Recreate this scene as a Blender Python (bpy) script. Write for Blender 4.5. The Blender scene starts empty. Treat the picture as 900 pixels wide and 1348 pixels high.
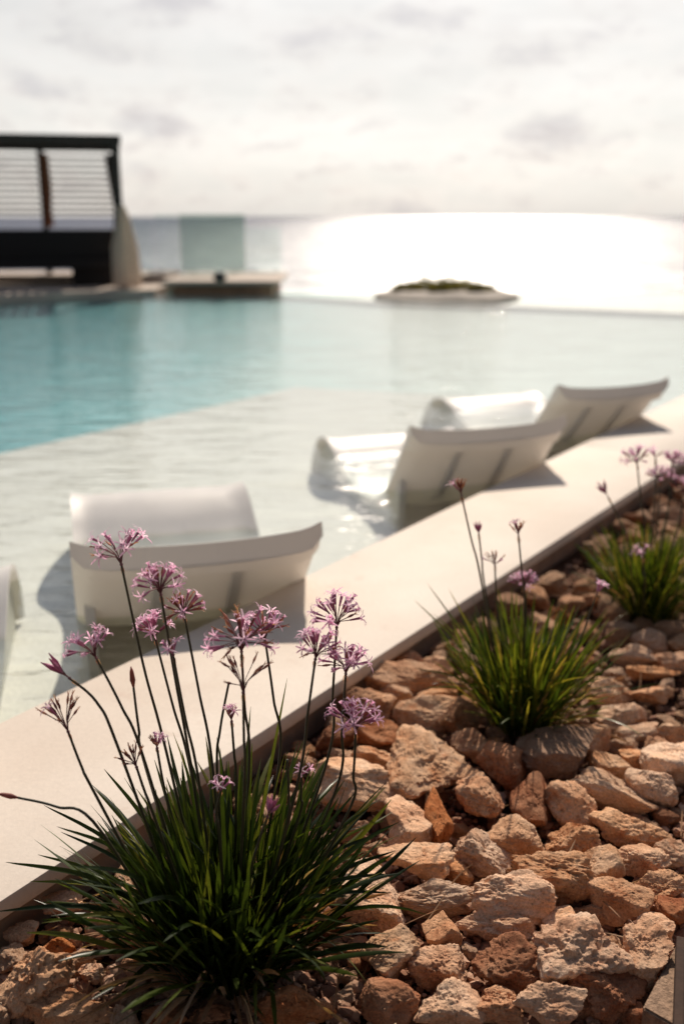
import bpy, bmesh, math, random
import numpy as np
from mathutils import Vector, Matrix
random.seed(7); RNG = np.random.default_rng(11)
D = bpy.data
scene = bpy.context.scene
C = scene.collection
R = math.radians
H = 1.06                      # camera height over the coping
F = 1310.0                    # focal length in photo pixels (35 mm, 36 mm tall frame)
TH = math.atan(389.0 / F)     # downward pitch
ct, st = math.cos(TH), math.sin(TH)

# ---------------------------------------------------------------- measuring helpers
def ray(u, v):
    uc = (674.0 - v) / F
    return Vector(((u - 450.0) / F, ct + uc * st, -st + uc * ct))
def ground(u, v, z=0.0):
    r = ray(u, v); t = (z - H) / r.z
    return Vector((r.x * t, r.y * t, z))
def at(u, v, Y):
    r = ray(u, v); t = Y / r.y
    return Vector((r.x * t, Y, H + r.z * t))
def fwd(p): return p.y * ct - (p.z - H) * st

# ---------------------------------------------------------------- object helpers
def tag(o, label=None, cat=None, group=None, kind=None):
    if label: o['label'] = label
    if cat: o['category'] = cat
    if group: o['group'] = group
    if kind: o['kind'] = kind
    return o
def link(o, parent=None):
    C.objects.link(o)
    if parent is not None: o.parent = parent
    return o
def empty(name, loc, rz=0.0, **k):
    o = D.objects.new(name, None); o.location = loc; o.rotation_euler = (0, 0, rz)
    o.empty_display_size = 0.05
    C.objects.link(o); return tag(o, **k)
def mesh_obj(name, V, Fc, mats, parent=None, smooth=False, sharp=None, midx=None, loc=None):
    me = D.meshes.new(name)
    me.from_pydata([tuple(p) for p in V], [], [tuple(f) for f in Fc])
    for m in (mats if isinstance(mats, (list, tuple)) else [mats]): me.materials.append(m)
    if midx is not None: me.polygons.foreach_set('material_index', midx)
    me.update()
    if smooth:
        me.shade_smooth()
        if sharp is not None: me.set_sharp_from_angle(angle=R(sharp))
    o = D.objects.new(name, me)
    if loc is not None: o.location = loc
    return link(o, parent)

class MB:
    """collects pieces of ONE mesh"""
    def __init__(s): s.V = []; s.F = []; s.M = []
    def add(s, V, Fc, m=0):
        b = len(s.V); s.V += [Vector(p) for p in V]; s.F += [tuple(i + b for i in f) for f in Fc]; s.M += [m] * len(Fc)
    def box(s, c, d, rot=None, m=0, bev=0.0):
        bm = bmesh.new(); bmesh.ops.create_cube(bm, size=1.0)
        for v in bm.verts: v.co = Vector((v.co.x * d[0], v.co.y * d[1], v.co.z * d[2]))
        if bev > 0: bmesh.ops.bevel(bm, geom=bm.edges[:], offset=bev, segments=2, affect='EDGES', profile=0.5)
        bm.verts.ensure_lookup_table()
        Mx = (rot or Matrix.Identity(3))
        V = [Mx @ v.co + Vector(c) for v in bm.verts]
        s.add(V, [[v.index for v in f.verts] for f in bm.faces], m); bm.free()
    def tube(s, pts, r, n=8, m=0, cap=True):
        pts = [Vector(p) for p in pts]; rs = r if isinstance(r, (list, tuple)) else [r] * len(pts)
        V = []; Fc = []
        for i, p in enumerate(pts):
            t = (pts[min(i + 1, len(pts) - 1)] - pts[max(i - 1, 0)]).normalized()
            a = t.cross(Vector((0.13, 0.31, 0.94)))
            if a.length < 0.05: a = t.cross(Vector((1, 0, 0)))
            a.normalize(); b = t.cross(a)
            for k in range(n):
                q = 2 * math.pi * k / n
                V.append(p + (a * math.cos(q) + b * math.sin(q)) * rs[i])
        for i in range(len(pts) - 1):
            for k in range(n):
                Fc.append((i * n + k, i * n + (k + 1) % n, (i + 1) * n + (k + 1) % n, (i + 1) * n + k))
        if cap:
            Fc.append(tuple(range(n - 1, -1, -1))); Fc.append(tuple((len(pts) - 1) * n + k for k in range(n)))
        s.add(V, Fc, m)
    def prism(s, poly, z0, z1, m=0):
        n = len(poly)
        V = [Vector((p[0], p[1], z0)) for p in poly] + [Vector((p[0], p[1], z1)) for p in poly]
        s.add(V, [tuple(range(n - 1, -1, -1)), tuple(range(n, 2 * n))] + [(i, (i + 1) % n, n + (i + 1) % n, n + i) for i in range(n)], m)
    def build(s, name, mats, parent=None, smooth=False, sharp=None, loc=None):
        return mesh_obj(name, s.V, s.F, mats, parent, smooth, sharp, s.M, loc)

# ---------------------------------------------------------------- materials
def mat(name):
    m = D.materials.new(name); m.use_nodes = True
    nt = m.node_tree; b = nt.nodes['Principled BSDF']
    return m, nt, b
def N(nt, t, **k):
    n = nt.nodes.new(t)
    for a, v in k.items(): setattr(n, a, v)
    return n
def coords(nt, kind='Object'):
    return N(nt, 'ShaderNodeTexCoord').outputs[kind]
def noise(nt, vec, scale, detail=4, rough=0.55, dist=0.0):
    n = N(nt, 'ShaderNodeTexNoise'); n.inputs['Scale'].default_value = scale
    n.inputs['Detail'].default_value = detail; n.inputs['Roughness'].default_value = rough
    n.inputs['Distortion'].default_value = dist
    if vec is not None: nt.links.new(vec, n.inputs['Vector'])
    return n.outputs['Fac']
def voro(nt, vec, scale):
    n = N(nt, 'ShaderNodeTexVoronoi'); n.inputs['Scale'].default_value = scale
    nt.links.new(vec, n.inputs['Vector']); return n.outputs['Distance']
def ramp(nt, fac, stops):
    n = N(nt, 'ShaderNodeValToRGB'); cr = n.color_ramp
    while len(cr.elements) < len(stops): cr.elements.new(0.5)
    for e, (p, c) in zip(cr.elements, stops):
        e.position = p; e.color = (c, c, c, 1) if isinstance(c, (int, float)) else (*c, 1)
    nt.links.new(fac, n.inputs['Fac']); return n.outputs['Color']
def mixc(nt, fac, a, b, mode='MIX'):
    n = N(nt, 'ShaderNodeMix', data_type='RGBA', blend_type=mode)
    for k, v in ((0, fac), (6, a), (7, b)):
        s = n.inputs[k]
        if isinstance(v, (int, float)): s.default_value = v if k == 0 else (v, v, v, 1)
        elif isinstance(v, tuple): s.default_value = (*v, 1)
        else: nt.links.new(v, s)
    return n.outputs[2]
def math_(nt, op, a, b=None, clamp=False):
    n = N(nt, 'ShaderNodeMath', operation=op, use_clamp=clamp)
    for s, v in zip(n.inputs, (a, b)):
        if v is None: continue
        if isinstance(v, (int, float)): s.default_value = v
        else: nt.links.new(v, s)
    return n.outputs[0]
def bump(nt, h, strength, dist, normal=None):
    n = N(nt, 'ShaderNodeBump'); n.inputs['Strength'].default_value = strength; n.inputs['Distance'].default_value = dist
    nt.links.new(h, n.inputs['Height'])
    if normal is not None: nt.links.new(normal, n.inputs['Normal'])
    return n.outputs['Normal']
def mapping(nt, vec, sc=(1, 1, 1), rot=(0, 0, 0)):
    n = N(nt, 'ShaderNodeMapping'); n.inputs['Scale'].default_value = sc; n.inputs['Rotation'].default_value = rot
    nt.links.new(vec, n.inputs['Vector']); return n.outputs[0]
def simple(name, col, rough=0.5, var=0.12, nscale=6.0, bstr=0.0, bscale=40.0, spec=0.5, metal=0.0, bdist=0.002):
    m, nt, b = mat(name); v = coords(nt)
    f = noise(nt, v, nscale, 5)
    lo = tuple(c * (1 - var) for c in col); hi = tuple(min(1, c * (1 + var)) for c in col)
    nt.links.new(ramp(nt, f, [(0.3, lo), (0.7, hi)]), b.inputs['Base Color'])
    b.inputs['Roughness'].default_value = rough; b.inputs['Specular IOR Level'].default_value = spec
    b.inputs['Metallic'].default_value = metal
    if bstr > 0: nt.links.new(bump(nt, noise(nt, v, bscale, 6), bstr, bdist), b.inputs['Normal'])
    return m

def rock_material(name, base, dark, pale, pit=0.5):
    m, nt, b = mat(name); v = coords(nt)
    oi = N(nt, 'ShaderNodeObjectInfo')
    va = N(nt, 'ShaderNodeVectorMath', operation='ADD'); nt.links.new(v, va.inputs[0])
    cmb = N(nt, 'ShaderNodeCombineXYZ'); nt.links.new(math_(nt, 'MULTIPLY', oi.outputs['Random'], 37.0), cmb.inputs[0])
    nt.links.new(cmb.outputs[0], va.inputs[1]); v = va.outputs[0]
    c = ramp(nt, noise(nt, v, 14, 6, 0.6), [(0.3, dark), (0.5, base), (0.72, pale)])
    # rusty iron stains with a shape of their own
    stain = ramp(nt, noise(nt, v, 22, 5, 0.65, 0.6), [(0.56, 0.0), (0.68, 1.0)])
    c = mixc(nt, math_(nt, 'MULTIPLY', stain, 0.55), c, tuple(x * y for x, y in zip(dark, (0.9, 0.62, 0.5))))
    grain = ramp(nt, noise(nt, v, 260, 3, 0.7), [(0.3, 0.72), (0.7, 1.22)])
    c = mixc(nt, 1.0, c, grain, 'MULTIPLY')
    pits = ramp(nt, math_(nt, 'ADD', voro(nt, v, 95), math_(nt, 'MULTIPLY', noise(nt, v, 60, 3), 0.5)), [(0.32, 0.0), (0.5, 1.0)])
    c = mixc(nt, pit, c, mixc(nt, 1.0, c, ramp(nt, pits, [(0.0, 0.55), (1.0, 1.0)]), 'MULTIPLY'))
    hs = N(nt, 'ShaderNodeHueSaturation')
    nt.links.new(math_(nt, 'ADD', math_(nt, 'MULTIPLY', oi.outputs['Random'], 0.42), 0.76), hs.inputs['Value'])
    mult = math_(nt, 'FRACT', math_(nt, 'MULTIPLY', oi.outputs['Random'], 7.31))
    nt.links.new(math_(nt, 'ADD', math_(nt, 'MULTIPLY', mult, 0.16), 1.02), hs.inputs['Saturation'])
    nt.links.new(c, hs.inputs['Color']); nt.links.new(hs.outputs[0], b.inputs['Base Color'])
    n1 = bump(nt, noise(nt, v, 45, 9, 0.70), 1.0, 0.008)
    n2 = bump(nt, pits, 0.75 * pit + 0.2, 0.0035, n1)
    n3 = bump(nt, noise(nt, v, 420, 4, 0.7), 0.7, 0.0008, n2)
    nt.links.new(n3, b.inputs['Normal'])
    b.inputs['Roughness'].default_value = 0.9; b.inputs['Specular IOR Level'].default_value = 0.22
    return m
M_ROCK = rock_material('limestone_tan', (0.62, 0.355, 0.215), (0.44, 0.205, 0.115), (0.72, 0.475, 0.32), 0.75)
M_ROCKP = rock_material('limestone_pale', (0.74, 0.475, 0.315), (0.56, 0.30, 0.18), (0.82, 0.60, 0.44), 0.55)
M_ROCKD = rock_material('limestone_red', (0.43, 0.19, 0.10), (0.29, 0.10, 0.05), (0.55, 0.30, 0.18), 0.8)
M_ROCKG = rock_material('limestone_grey', (0.34, 0.215, 0.15), (0.24, 0.14, 0.09), (0.41, 0.28, 0.205), 0.4)

def grit_mat():
    m, nt, b = mat('mixed_grit'); g = N(nt, 'ShaderNodeNewGeometry'); v = coords(nt)
    c = ramp(nt, g.outputs['Random Per Island'], [(0.0, (0.16, 0.07, 0.04)), (0.5, (0.34, 0.17, 0.10)), (1.0, (0.60, 0.38, 0.26))])
    nt.links.new(c, b.inputs['Base Color']); b.inputs['Roughness'].default_value = 0.95
    nt.links.new(bump(nt, noise(nt, v, 400, 3), 0.6, 0.001), b.inputs['Normal']); return m
M_GRIT = grit_mat()
def soil_mat():
    m, nt, b = mat('red_soil'); v = coords(nt)
    c = ramp(nt, noise(nt, v, 9, 6), [(0.3, (0.07, 0.034, 0.02)), (0.7, (0.17, 0.085, 0.05))])
    nt.links.new(c, b.inputs['Base Color'])
    nt.links.new(bump(nt, noise(nt, v, 60, 8, 0.7), 1.0, 0.02), b.inputs['Normal'])
    b.inputs['Roughness'].default_value = 0.95; b.inputs['Specular IOR Level'].default_value = 0.1
    return m
M_SOIL = soil_mat()

def coping_mat():
    m, nt, b = mat('cream_limestone'); v = coords(nt)
    c = ramp(nt, noise(nt, v, 2.2, 7, 0.6, 0.4), [(0.25, (0.57, 0.475, 0.39)), (0.55, (0.645, 0.56, 0.475)), (0.8, (0.69, 0.61, 0.53))])
    blot = ramp(nt, noise(nt, mapping(nt, v, (1, 1, 1)), 5.5, 6, 0.7, 1.2), [(0.57, 0.0), (0.70, 1.0)])
    c = mixc(nt, math_(nt, 'MULTIPLY', blot, 0.5), c, (0.53, 0.40, 0.32))
    fleck = ramp(nt, noise(nt, v, 85, 4, 0.7), [(0.3, 0.93), (0.7, 1.05)])
    c = mixc(nt, 1.0, c, fleck, 'MULTIPLY')
    nt.links.new(c, b.inputs['Base Color'])
    nt.links.new(bump(nt, noise(nt, v, 120, 6, 0.65), 0.25, 0.002), b.inputs['Normal'])
    b.inputs['Roughness'].default_value = 0.62; b.inputs['Specular IOR Level'].default_value = 0.35
    return m
M_COPE = coping_mat()
M_FACE = simple('raw_stone_edge', (0.40, 0.26, 0.18), 0.85, 0.2, 12, 0.6, 70, 0.2)
M_LEDGE = None
def plaster(name, c0, c1, c2=None):
    m, nt, b = mat(name); v = coords(nt)
    c = ramp(nt, noise(nt, v, 3, 6, 0.6), [(0.3, c0), (0.7, c1)])
    sp = ramp(nt, noise(nt, v, 70, 4, 0.75), [(0.35, 0.84), (0.65, 1.1)])
    # light and dark ripple lines of the water, painted into the floor colour
    rows = ramp(nt, noise(nt, mapping(nt, v, (1.2, 9, 1), (0, 0, R(12))), 1.6, 4, 0.6, 0.8), [(0.35, 0.93), (0.65, 1.05)])
    c = mixc(nt, 1.0, mixc(nt, 1.0, c, sp, 'MULTIPLY'), rows, 'MULTIPLY')
    nt.links.new(c, b.inputs['Base Color']); b.inputs['Roughness'].default_value = 0.8
    return m
M_LEDGE = plaster('ledge_pebble_plaster', (0.68, 0.645, 0.585), (0.78, 0.745, 0.68))
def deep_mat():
    m, nt, b = mat('floor_water_tint'); v = coords(nt)
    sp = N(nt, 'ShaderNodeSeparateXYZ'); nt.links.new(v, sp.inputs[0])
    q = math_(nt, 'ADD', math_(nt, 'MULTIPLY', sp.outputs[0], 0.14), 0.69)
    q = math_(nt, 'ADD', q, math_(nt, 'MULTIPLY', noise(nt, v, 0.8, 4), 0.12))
    c = ramp(nt, q, [(0.34, (0.03, 0.36, 0.42)), (0.56, (0.12, 0.46, 0.49)), (0.68, (0.38, 0.60, 0.58)), (0.84, (0.64, 0.71, 0.67))])  # deep-water teal and pale sky reflection painted into the floor colour, left to right
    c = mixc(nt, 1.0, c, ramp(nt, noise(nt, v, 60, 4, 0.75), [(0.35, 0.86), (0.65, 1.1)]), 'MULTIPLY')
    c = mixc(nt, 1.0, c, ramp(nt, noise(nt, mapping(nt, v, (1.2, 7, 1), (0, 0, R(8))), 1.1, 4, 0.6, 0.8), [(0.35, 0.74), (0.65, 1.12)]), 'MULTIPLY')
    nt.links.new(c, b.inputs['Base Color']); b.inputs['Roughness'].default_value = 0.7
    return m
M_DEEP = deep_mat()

def water_mat():
    m, nt, b = mat('pool_water'); nt.nodes.remove(b)
    out = nt.nodes['Material Output']
    v = coords(nt)
    w1 = noise(nt, mapping(nt, v, (1.0, 2.6, 1), (0, 0, R(-14))), 3.2, 3, 0.5, 0.5)
    w2 = noise(nt, mapping(nt, v, (1.0, 2.2, 1), (0, 0, R(22))), 11, 3, 0.55, 0.3)
    h = math_(nt, 'ADD', w1, math_(nt, 'MULTIPLY', w2, 0.22))
    nrm = bump(nt, h, 1.0, 0.018)
    # Schlick reflectance, the same from above and below the surface
    ge = N(nt, 'ShaderNodeNewGeometry'); dt = N(nt, 'ShaderNodeVectorMath', operation='DOT_PRODUCT')
    nt.links.new(nrm, dt.inputs[0]); nt.links.new(ge.outputs['Incoming'], dt.inputs[1])
    om = math_(nt, 'SUBTRACT', 1.0, math_(nt, 'ABSOLUTE', dt.outputs['Value']), True)
    fac = math_(nt, 'ADD', 0.02, math_(nt, 'MULTIPLY', math_(nt, 'POWER', om, 4.3), 0.98), True)
    tr = N(nt, 'ShaderNodeBsdfTransparent'); tr.inputs['Color'].default_value = (0.93, 0.975, 0.965, 1)
    gl = N(nt, 'ShaderNodeBsdfGlossy'); gl.inputs['Roughness'].default_value = 0.04; nt.links.new(nrm, gl.inputs['Normal'])
    mx = N(nt, 'ShaderNodeMixShader'); nt.links.new(fac, mx.inputs[0])
    nt.links.new(tr.outputs[0], mx.inputs[1]); nt.links.new(gl.outputs[0], mx.inputs[2])
    nt.links.new(mx.outputs[0], out.inputs['Surface'])
    return m
M_WATER = water_mat()
def sea_mat():
    m, nt, b = mat('sea_water'); v = coords(nt); nt.nodes.remove(b); out = nt.nodes['Material Output']
    h = math_(nt, 'ADD', noise(nt, mapping(nt, v, (1, 2.2, 1), (0, 0, R(10))), 0.35, 5, 0.6), math_(nt, 'MULTIPLY', noise(nt, v, 1.6, 3, 0.6), 0.25))
    nrm = bump(nt, h, 1.0, 0.55)
    df = N(nt, 'ShaderNodeBsdfDiffuse'); df.inputs['Color'].default_value = (0.095, 0.10, 0.125, 1)
    gl = N(nt, 'ShaderNodeBsdfAnisotropic', distribution='BECKMANN')
    gl.inputs['Color'].default_value = (0.95, 0.97, 1.0, 1)
    gl.inputs['Roughness'].default_value = 0.43; gl.inputs['Anisotropy'].default_value = 0.30
    cx = N(nt, 'ShaderNodeCombineXYZ'); cx.inputs[0].default_value = 1.0; nt.links.new(cx.outputs[0], gl.inputs['Tangent'])
    nt.links.new(nrm, gl.inputs['Normal'])
    # crests and glassy lanes: some patches of the sea throw the light, others are ruffled and do not
    g1 = noise(nt, mapping(nt, v, (0.35, 1.5, 1), (0, 0, R(6))), 0.16, 6, 0.75); g2 = noise(nt, mapping(nt, v, (0.5, 1.4, 1)), 1.3, 4, 0.8)
    gf = ramp(nt, math_(nt, 'ADD', math_(nt, 'MULTIPLY', g1, 0.6), math_(nt, 'MULTIPLY', g2, 0.4)), [(0.38, 0.035), (0.51, 0.15), (0.63, 0.70)])
    mx = N(nt, 'ShaderNodeMixShader'); nt.links.new(gf, mx.inputs[0])
    nt.links.new(df.outputs[0], mx.inputs[1]); nt.links.new(gl.outputs[0], mx.inputs[2]); nt.links.new(mx.outputs[0], out.inputs['Surface'])
    return m
M_SEA = sea_mat()

def resin_mat():
    m, nt, b = mat('white_moulded_resin'); v = coords(nt); out = nt.nodes['Material Output']
    c = ramp(nt, noise(nt, v, 3, 5), [(0.3, (0.82, 0.80, 0.765)), (0.7, (0.87, 0.85, 0.82))])
    sc = ramp(nt, noise(nt, mapping(nt, v, (1, 6, 1)), 9, 6, 0.75), [(0.60, 1.0), (0.74, 0.88)])       # scuffs
    sp = N(nt, 'ShaderNodeSeparateXYZ'); nt.links.new(v, sp.inputs[0])
    line = ramp(nt, math_(nt, 'ADD', sp.outputs[2], math_(nt, 'MULTIPLY', noise(nt, v, 12, 3), 0.012)), [(0.0, (0.82, 0.83, 0.77)), (0.188, (0.86, 0.86, 0.80)), (0.197, (1, 1, 1))])   # mineral mark up to the water line
    c = mixc(nt, 1.0, mixc(nt, 1.0, c, sc, 'MULTIPLY'), line, 'MULTIPLY')
    nt.links.new(c, b.inputs['Base Color'])
    nt.links.new(ramp(nt, noise(nt, v, 7, 4), [(0.3, 0.28), (0.7, 0.46)]), b.inputs['Roughness'])
    nt.links.new(bump(nt, noise(nt, v, 90, 4), 0.06, 0.002), b.inputs['Normal'])
    t = N(nt, 'ShaderNodeBsdfTranslucent'); nt.links.new(mixc(nt, 1.0, c, (1.0, 0.94, 0.87), 'MULTIPLY'), t.inputs['Color'])
    mx = N(nt, 'ShaderNodeMixShader'); mx.inputs[0].default_value = 0.24
    nt.links.new(b.outputs[0], mx.inputs[1]); nt.links.new(t.outputs[0], mx.inputs[2]); nt.links.new(mx.outputs[0], out.inputs['Surface'])
    return m
M_WHITE = resin_mat()
M_DKWOOD = simple('dark_stained_timber', (0.028, 0.018, 0.013), 0.6, 0.35, 14, 0.3, 60)
M_WICKER = simple('dark_woven_rattan', (0.013, 0.011, 0.012), 0.75, 0.4, 60, 0.8, 160, 0.3)
M_BRNCLOTH = None
M_CRMCLOTH = None
M_SLAT = simple('weathered_grey_slats', (0.10, 0.085, 0.08), 0.7, 0.2, 12, 0.2, 60)
M_TERR = simple('beige_terrace_stone', (0.50, 0.41, 0.34), 0.75, 0.15, 2.5, 0.3, 60, 0.3)
M_RIM = simple('weathered_grey_stone', (0.42, 0.375, 0.325), 0.85, 0.25, 3, 0.4, 40, 0.2)
M_CUSH = simple('black_cushion_cloth', (0.02, 0.019, 0.022), 0.9, 0.3, 20, 0.2, 90, 0.2)
M_LAMP = simple('black_metal_fitting', (0.018, 0.017, 0.017), 0.4, 0.2, 20)
M_SLABSIDE = simple('slab_shade_brown', (0.045, 0.022, 0.013), 0.85, 0.35, 30, 0.4, 120, 0.3)  # dark brown painted for the sandstone slab's side in shade
M_PAVER = simple('grainy_sandstone', (0.30, 0.195, 0.13), 0.9, 0.35, 90, 1.0, 170, 0.2, bdist=0.004)
M_HILL = simple('dry_hillside_earth', (0.22, 0.16, 0.11), 0.95, 0.3, 0.6, 0.8, 3, 0.1)
def glass_mat():
    m, nt, b = mat('green_tinted_glass'); nt.nodes.remove(b); out = nt.nodes['Material Output']
    v = coords(nt)
    tr = N(nt, 'ShaderNodeBsdfTransparent'); tr.inputs['Color'].default_value = (0.74, 0.82, 0.79, 1)
    df = N(nt, 'ShaderNodeBsdfDiffuse'); df.inputs['Color'].default_value = (0.42, 0.49, 0.46, 1)
    gl = N(nt, 'ShaderNodeBsdfGlossy'); gl.inputs['Roughness'].default_value = 0.02
    m1 = N(nt, 'ShaderNodeMixShader'); nt.links.new(ramp(nt, noise(nt, v, 3, 5, 0.6), [(0.3, 0.05), (0.7, 0.16)]), m1.inputs[0])
    nt.links.new(tr.outputs[0], m1.inputs[1]); nt.links.new(df.outputs[0], m1.inputs[2])
    fr = N(nt, 'ShaderNodeFresnel'); fr.inputs['IOR'].default_value = 1.45
    m2 = N(nt, 'ShaderNodeMixShader'); nt.links.new(fr.outputs[0], m2.inputs[0])
    nt.links.new(m1.outputs[0], m2.inputs[1]); nt.links.new(gl.outputs[0], m2.inputs[2]); nt.links.new(m2.outputs[0], out.inputs['Surface'])
    return m
M_GLASS = glass_mat()
def clear_glass_mat():
    m, nt, b = mat('clear_glass'); nt.nodes.remove(b); out = nt.nodes['Material Output']
    tr = N(nt, 'ShaderNodeBsdfTransparent'); tr.inputs['Color'].default_value = (0.93, 0.97, 0.96, 1)
    gl = N(nt, 'ShaderNodeBsdfGlossy'); gl.inputs['Roughness'].default_value = 0.02
    fr = N(nt, 'ShaderNodeFresnel'); fr.inputs['IOR'].default_value = 1.45
    m2 = N(nt, 'ShaderNodeMixShader'); nt.links.new(fr.outputs[0], m2.inputs[0])
    nt.links.new(tr.outputs[0], m2.inputs[1]); nt.links.new(gl.outputs[0], m2.inputs[2]); nt.links.new(m2.outputs[0], out.inputs['Surface'])
    return m
M_CLEAR = clear_glass_mat()

def leaf_mat(name, stops, transl=0.35, rough=0.32, tint=(1.7, 1.6, 0.7)):
    m, nt, b = mat(name); out = nt.nodes['Material Output']
    g = N(nt, 'ShaderNodeNewGeometry'); v = coords(nt)
    c = ramp(nt, g.outputs['Random Per Island'], stops)
    c = mixc(nt, 1.0, c, ramp(nt, noise(nt, v, 40, 4), [(0.3, 0.75), (0.7, 1.25)]), 'MULTIPLY')
    nt.links.new(c, b.inputs['Base Color']); b.inputs['Roughness'].default_value = rough
    b.inputs['Specular IOR Level'].default_value = 0.4
    t = N(nt, 'ShaderNodeBsdfTranslucent'); nt.links.new(mixc(nt, 1.0, c, tint, 'MULTIPLY'), t.inputs['Color'])
    mx = N(nt, 'ShaderNodeMixShader'); mx.inputs[0].default_value = transl
    nt.links.new(b.outputs[0], mx.inputs[1]); nt.links.new(t.outputs[0], mx.inputs[2]); nt.links.new(mx.outputs[0], out.inputs['Surface'])
    return m
M_LEAF = leaf_mat('garlic_leaf_dark', [(0.0, (0.009, 0.018, 0.005)), (0.5, (0.022, 0.038, 0.007)), (0.85, (0.055, 0.078, 0.013)), (1.0, (0.15, 0.15, 0.03))])
M_LEAF2 = leaf_mat('garlic_leaf_yellowish', [(0.0, (0.022, 0.042, 0.008)), (0.45, (0.060, 0.092, 0.012)), (0.8, (0.14, 0.16, 0.020)), (1.0, (0.34, 0.25, 0.06))])
M_DRY = leaf_mat('dry_leaf_straw', [(0.0, (0.16, 0.075, 0.035)), (0.6, (0.34, 0.19, 0.10)), (1.0, (0.55, 0.40, 0.26))], 0.25, 0.8)
M_SHRUB = leaf_mat('coastal_shrub_leaf', [(0.0, (0.07, 0.07, 0.02)), (0.6, (0.15, 0.14, 0.04)), (1.0, (0.26, 0.22, 0.08))], .4, .7)
M_BRNCLOTH = leaf_mat('brown_curtain_cloth', [(0.0, (0.32, 0.15, 0.08)), (1.0, (0.34, 0.16, 0.085))], .4, .9, (1, 1, 1))
M_CRMCLOTH = leaf_mat('cream_curtain_cloth', [(0.0, (0.74, 0.64, 0.54)), (1.0, (0.76, 0.66, 0.56))], .5, .9, (1, 1, 1))
M_STEM = simple('flower_stem_green', (0.045, 0.042, 0.018), 0.5, 0.3, 30)
M_PED = simple('pedicel_mauve', (0.16, 0.055, 0.060), 0.6, 0.3, 60)
M_TUBE = leaf_mat('floret_tube_purple', [(0.0, (0.40, 0.13, 0.22)), (1.0, (0.66, 0.34, 0.48))], 0.3, 0.6, (1.1, .9, 1.0))
M_PETAL = leaf_mat('floret_petal_lilac', [(0.0, (0.80, 0.44, 0.62)), (0.5, (0.90, 0.62, 0.75)), (1.0, (0.94, 0.78, 0.85))], 0.55, 0.6, (1.05, .98, 1.02))
M_SPENT = leaf_mat('spent_floret_brown', [(0.0, (0.17, 0.055, 0.045)), (0.6, (0.36, 0.15, 0.13)), (1.0, (0.55, 0.34, 0.26))], 0.3, 0.8)

# ---------------------------------------------------------------- the setting: pool, terrain, sea
E0 = ground(270, 822); G0 = ground(345, 963)
dc = Vector((0.566, 0.824, 0)).normalized(); nc = Vector((-dc.y, dc.x, 0))   # along the coping / towards the water
WZ = -0.09; LEDGE = -0.27; DEEP = -0.46
def along(p, t): q = p + dc * t; return (q.x, q.y)
far = [ground(900, 412, WZ), ground(685, 403, WZ), ground(590, 400, WZ), ground(500, 397, WZ), ground(380, 389, WZ)]
A = along(E0, -6.5); B = along(E0, 10.4)
terr_l = [ground(205, 389, WZ), ground(100, 392, WZ), ground(0, 397, WZ)]
water_poly = [A, B] + [(p.x, p.y) for p in far] + [(p.x, p.y) for p in terr_l] + [(-10.0, 11.4), (-10.0, A[1])]

def sheet(name, poly, z, m, **k):
    bm = bmesh.new(); vs = [bm.verts.new((p[0], p[1], z)) for p in poly]; bm.faces.new(vs)
    bmesh.ops.triangulate(bm, faces=bm.faces[:]); bm.verts.ensure_lookup_table()
    bmesh.ops.recalc_face_normals(bm, faces=bm.faces[:])
    me = D.meshes.new(name); bm.to_mesh(me); bm.free(); me.materials.append(m)
    if me.polygons[0].normal.z < 0: me.flip_normals()
    o = D.objects.new(name, me); link(o); return tag(o, kind='structure', **k)
sheet('pool_water', water_poly, WZ, M_WATER)
# ledge slab and deep floor
Lp = ground(90, 577, LEDGE)                       # a point on the lip of the shallow ledge
mb = MB()
mb.prism([along(E0 - nc * 0.05, -6.5), along(E0 - nc * 0.05, 11.0), along(Lp, 7.5), along(Lp, -9.0)], DEEP - 0.1, LEDGE)
o = mb.build('shallow_ledge', M_LEDGE); tag(o, kind='structure')
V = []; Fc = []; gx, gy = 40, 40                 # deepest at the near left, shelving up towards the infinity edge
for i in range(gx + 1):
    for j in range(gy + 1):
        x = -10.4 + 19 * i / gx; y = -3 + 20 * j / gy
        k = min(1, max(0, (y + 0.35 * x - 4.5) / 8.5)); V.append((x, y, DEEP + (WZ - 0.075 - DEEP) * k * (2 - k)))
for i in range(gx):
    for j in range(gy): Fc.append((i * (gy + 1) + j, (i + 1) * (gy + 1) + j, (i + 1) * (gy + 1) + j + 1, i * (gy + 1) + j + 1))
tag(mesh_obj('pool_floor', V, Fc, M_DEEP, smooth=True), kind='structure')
# pool walls following the outline
mb = MB()
op = [Vector((p[0], p[1], 0)) for p in water_poly]
for i in range(len(op)):
    a, b = op[i], op[(i + 1) % len(op)]
    if (i == 0): continue
    d = (b - a).normalized(); n = Vector((d.y, -d.x, 0))
    a2, b2 = a - d * 0.02, b + d * 0.02
    top = WZ - 0.006
    mb.prism([tuple(a2 - n * 0.02)[:2], tuple(b2 - n * 0.02)[:2], tuple(b2 + n * 0.16)[:2], tuple(a2 + n * 0.16)[:2]], DEEP - 0.3 + 0.001 * i, top - 0.001 * i)
tag(mb.build('pool_wall', M_LEDGE), kind='structure')
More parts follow.
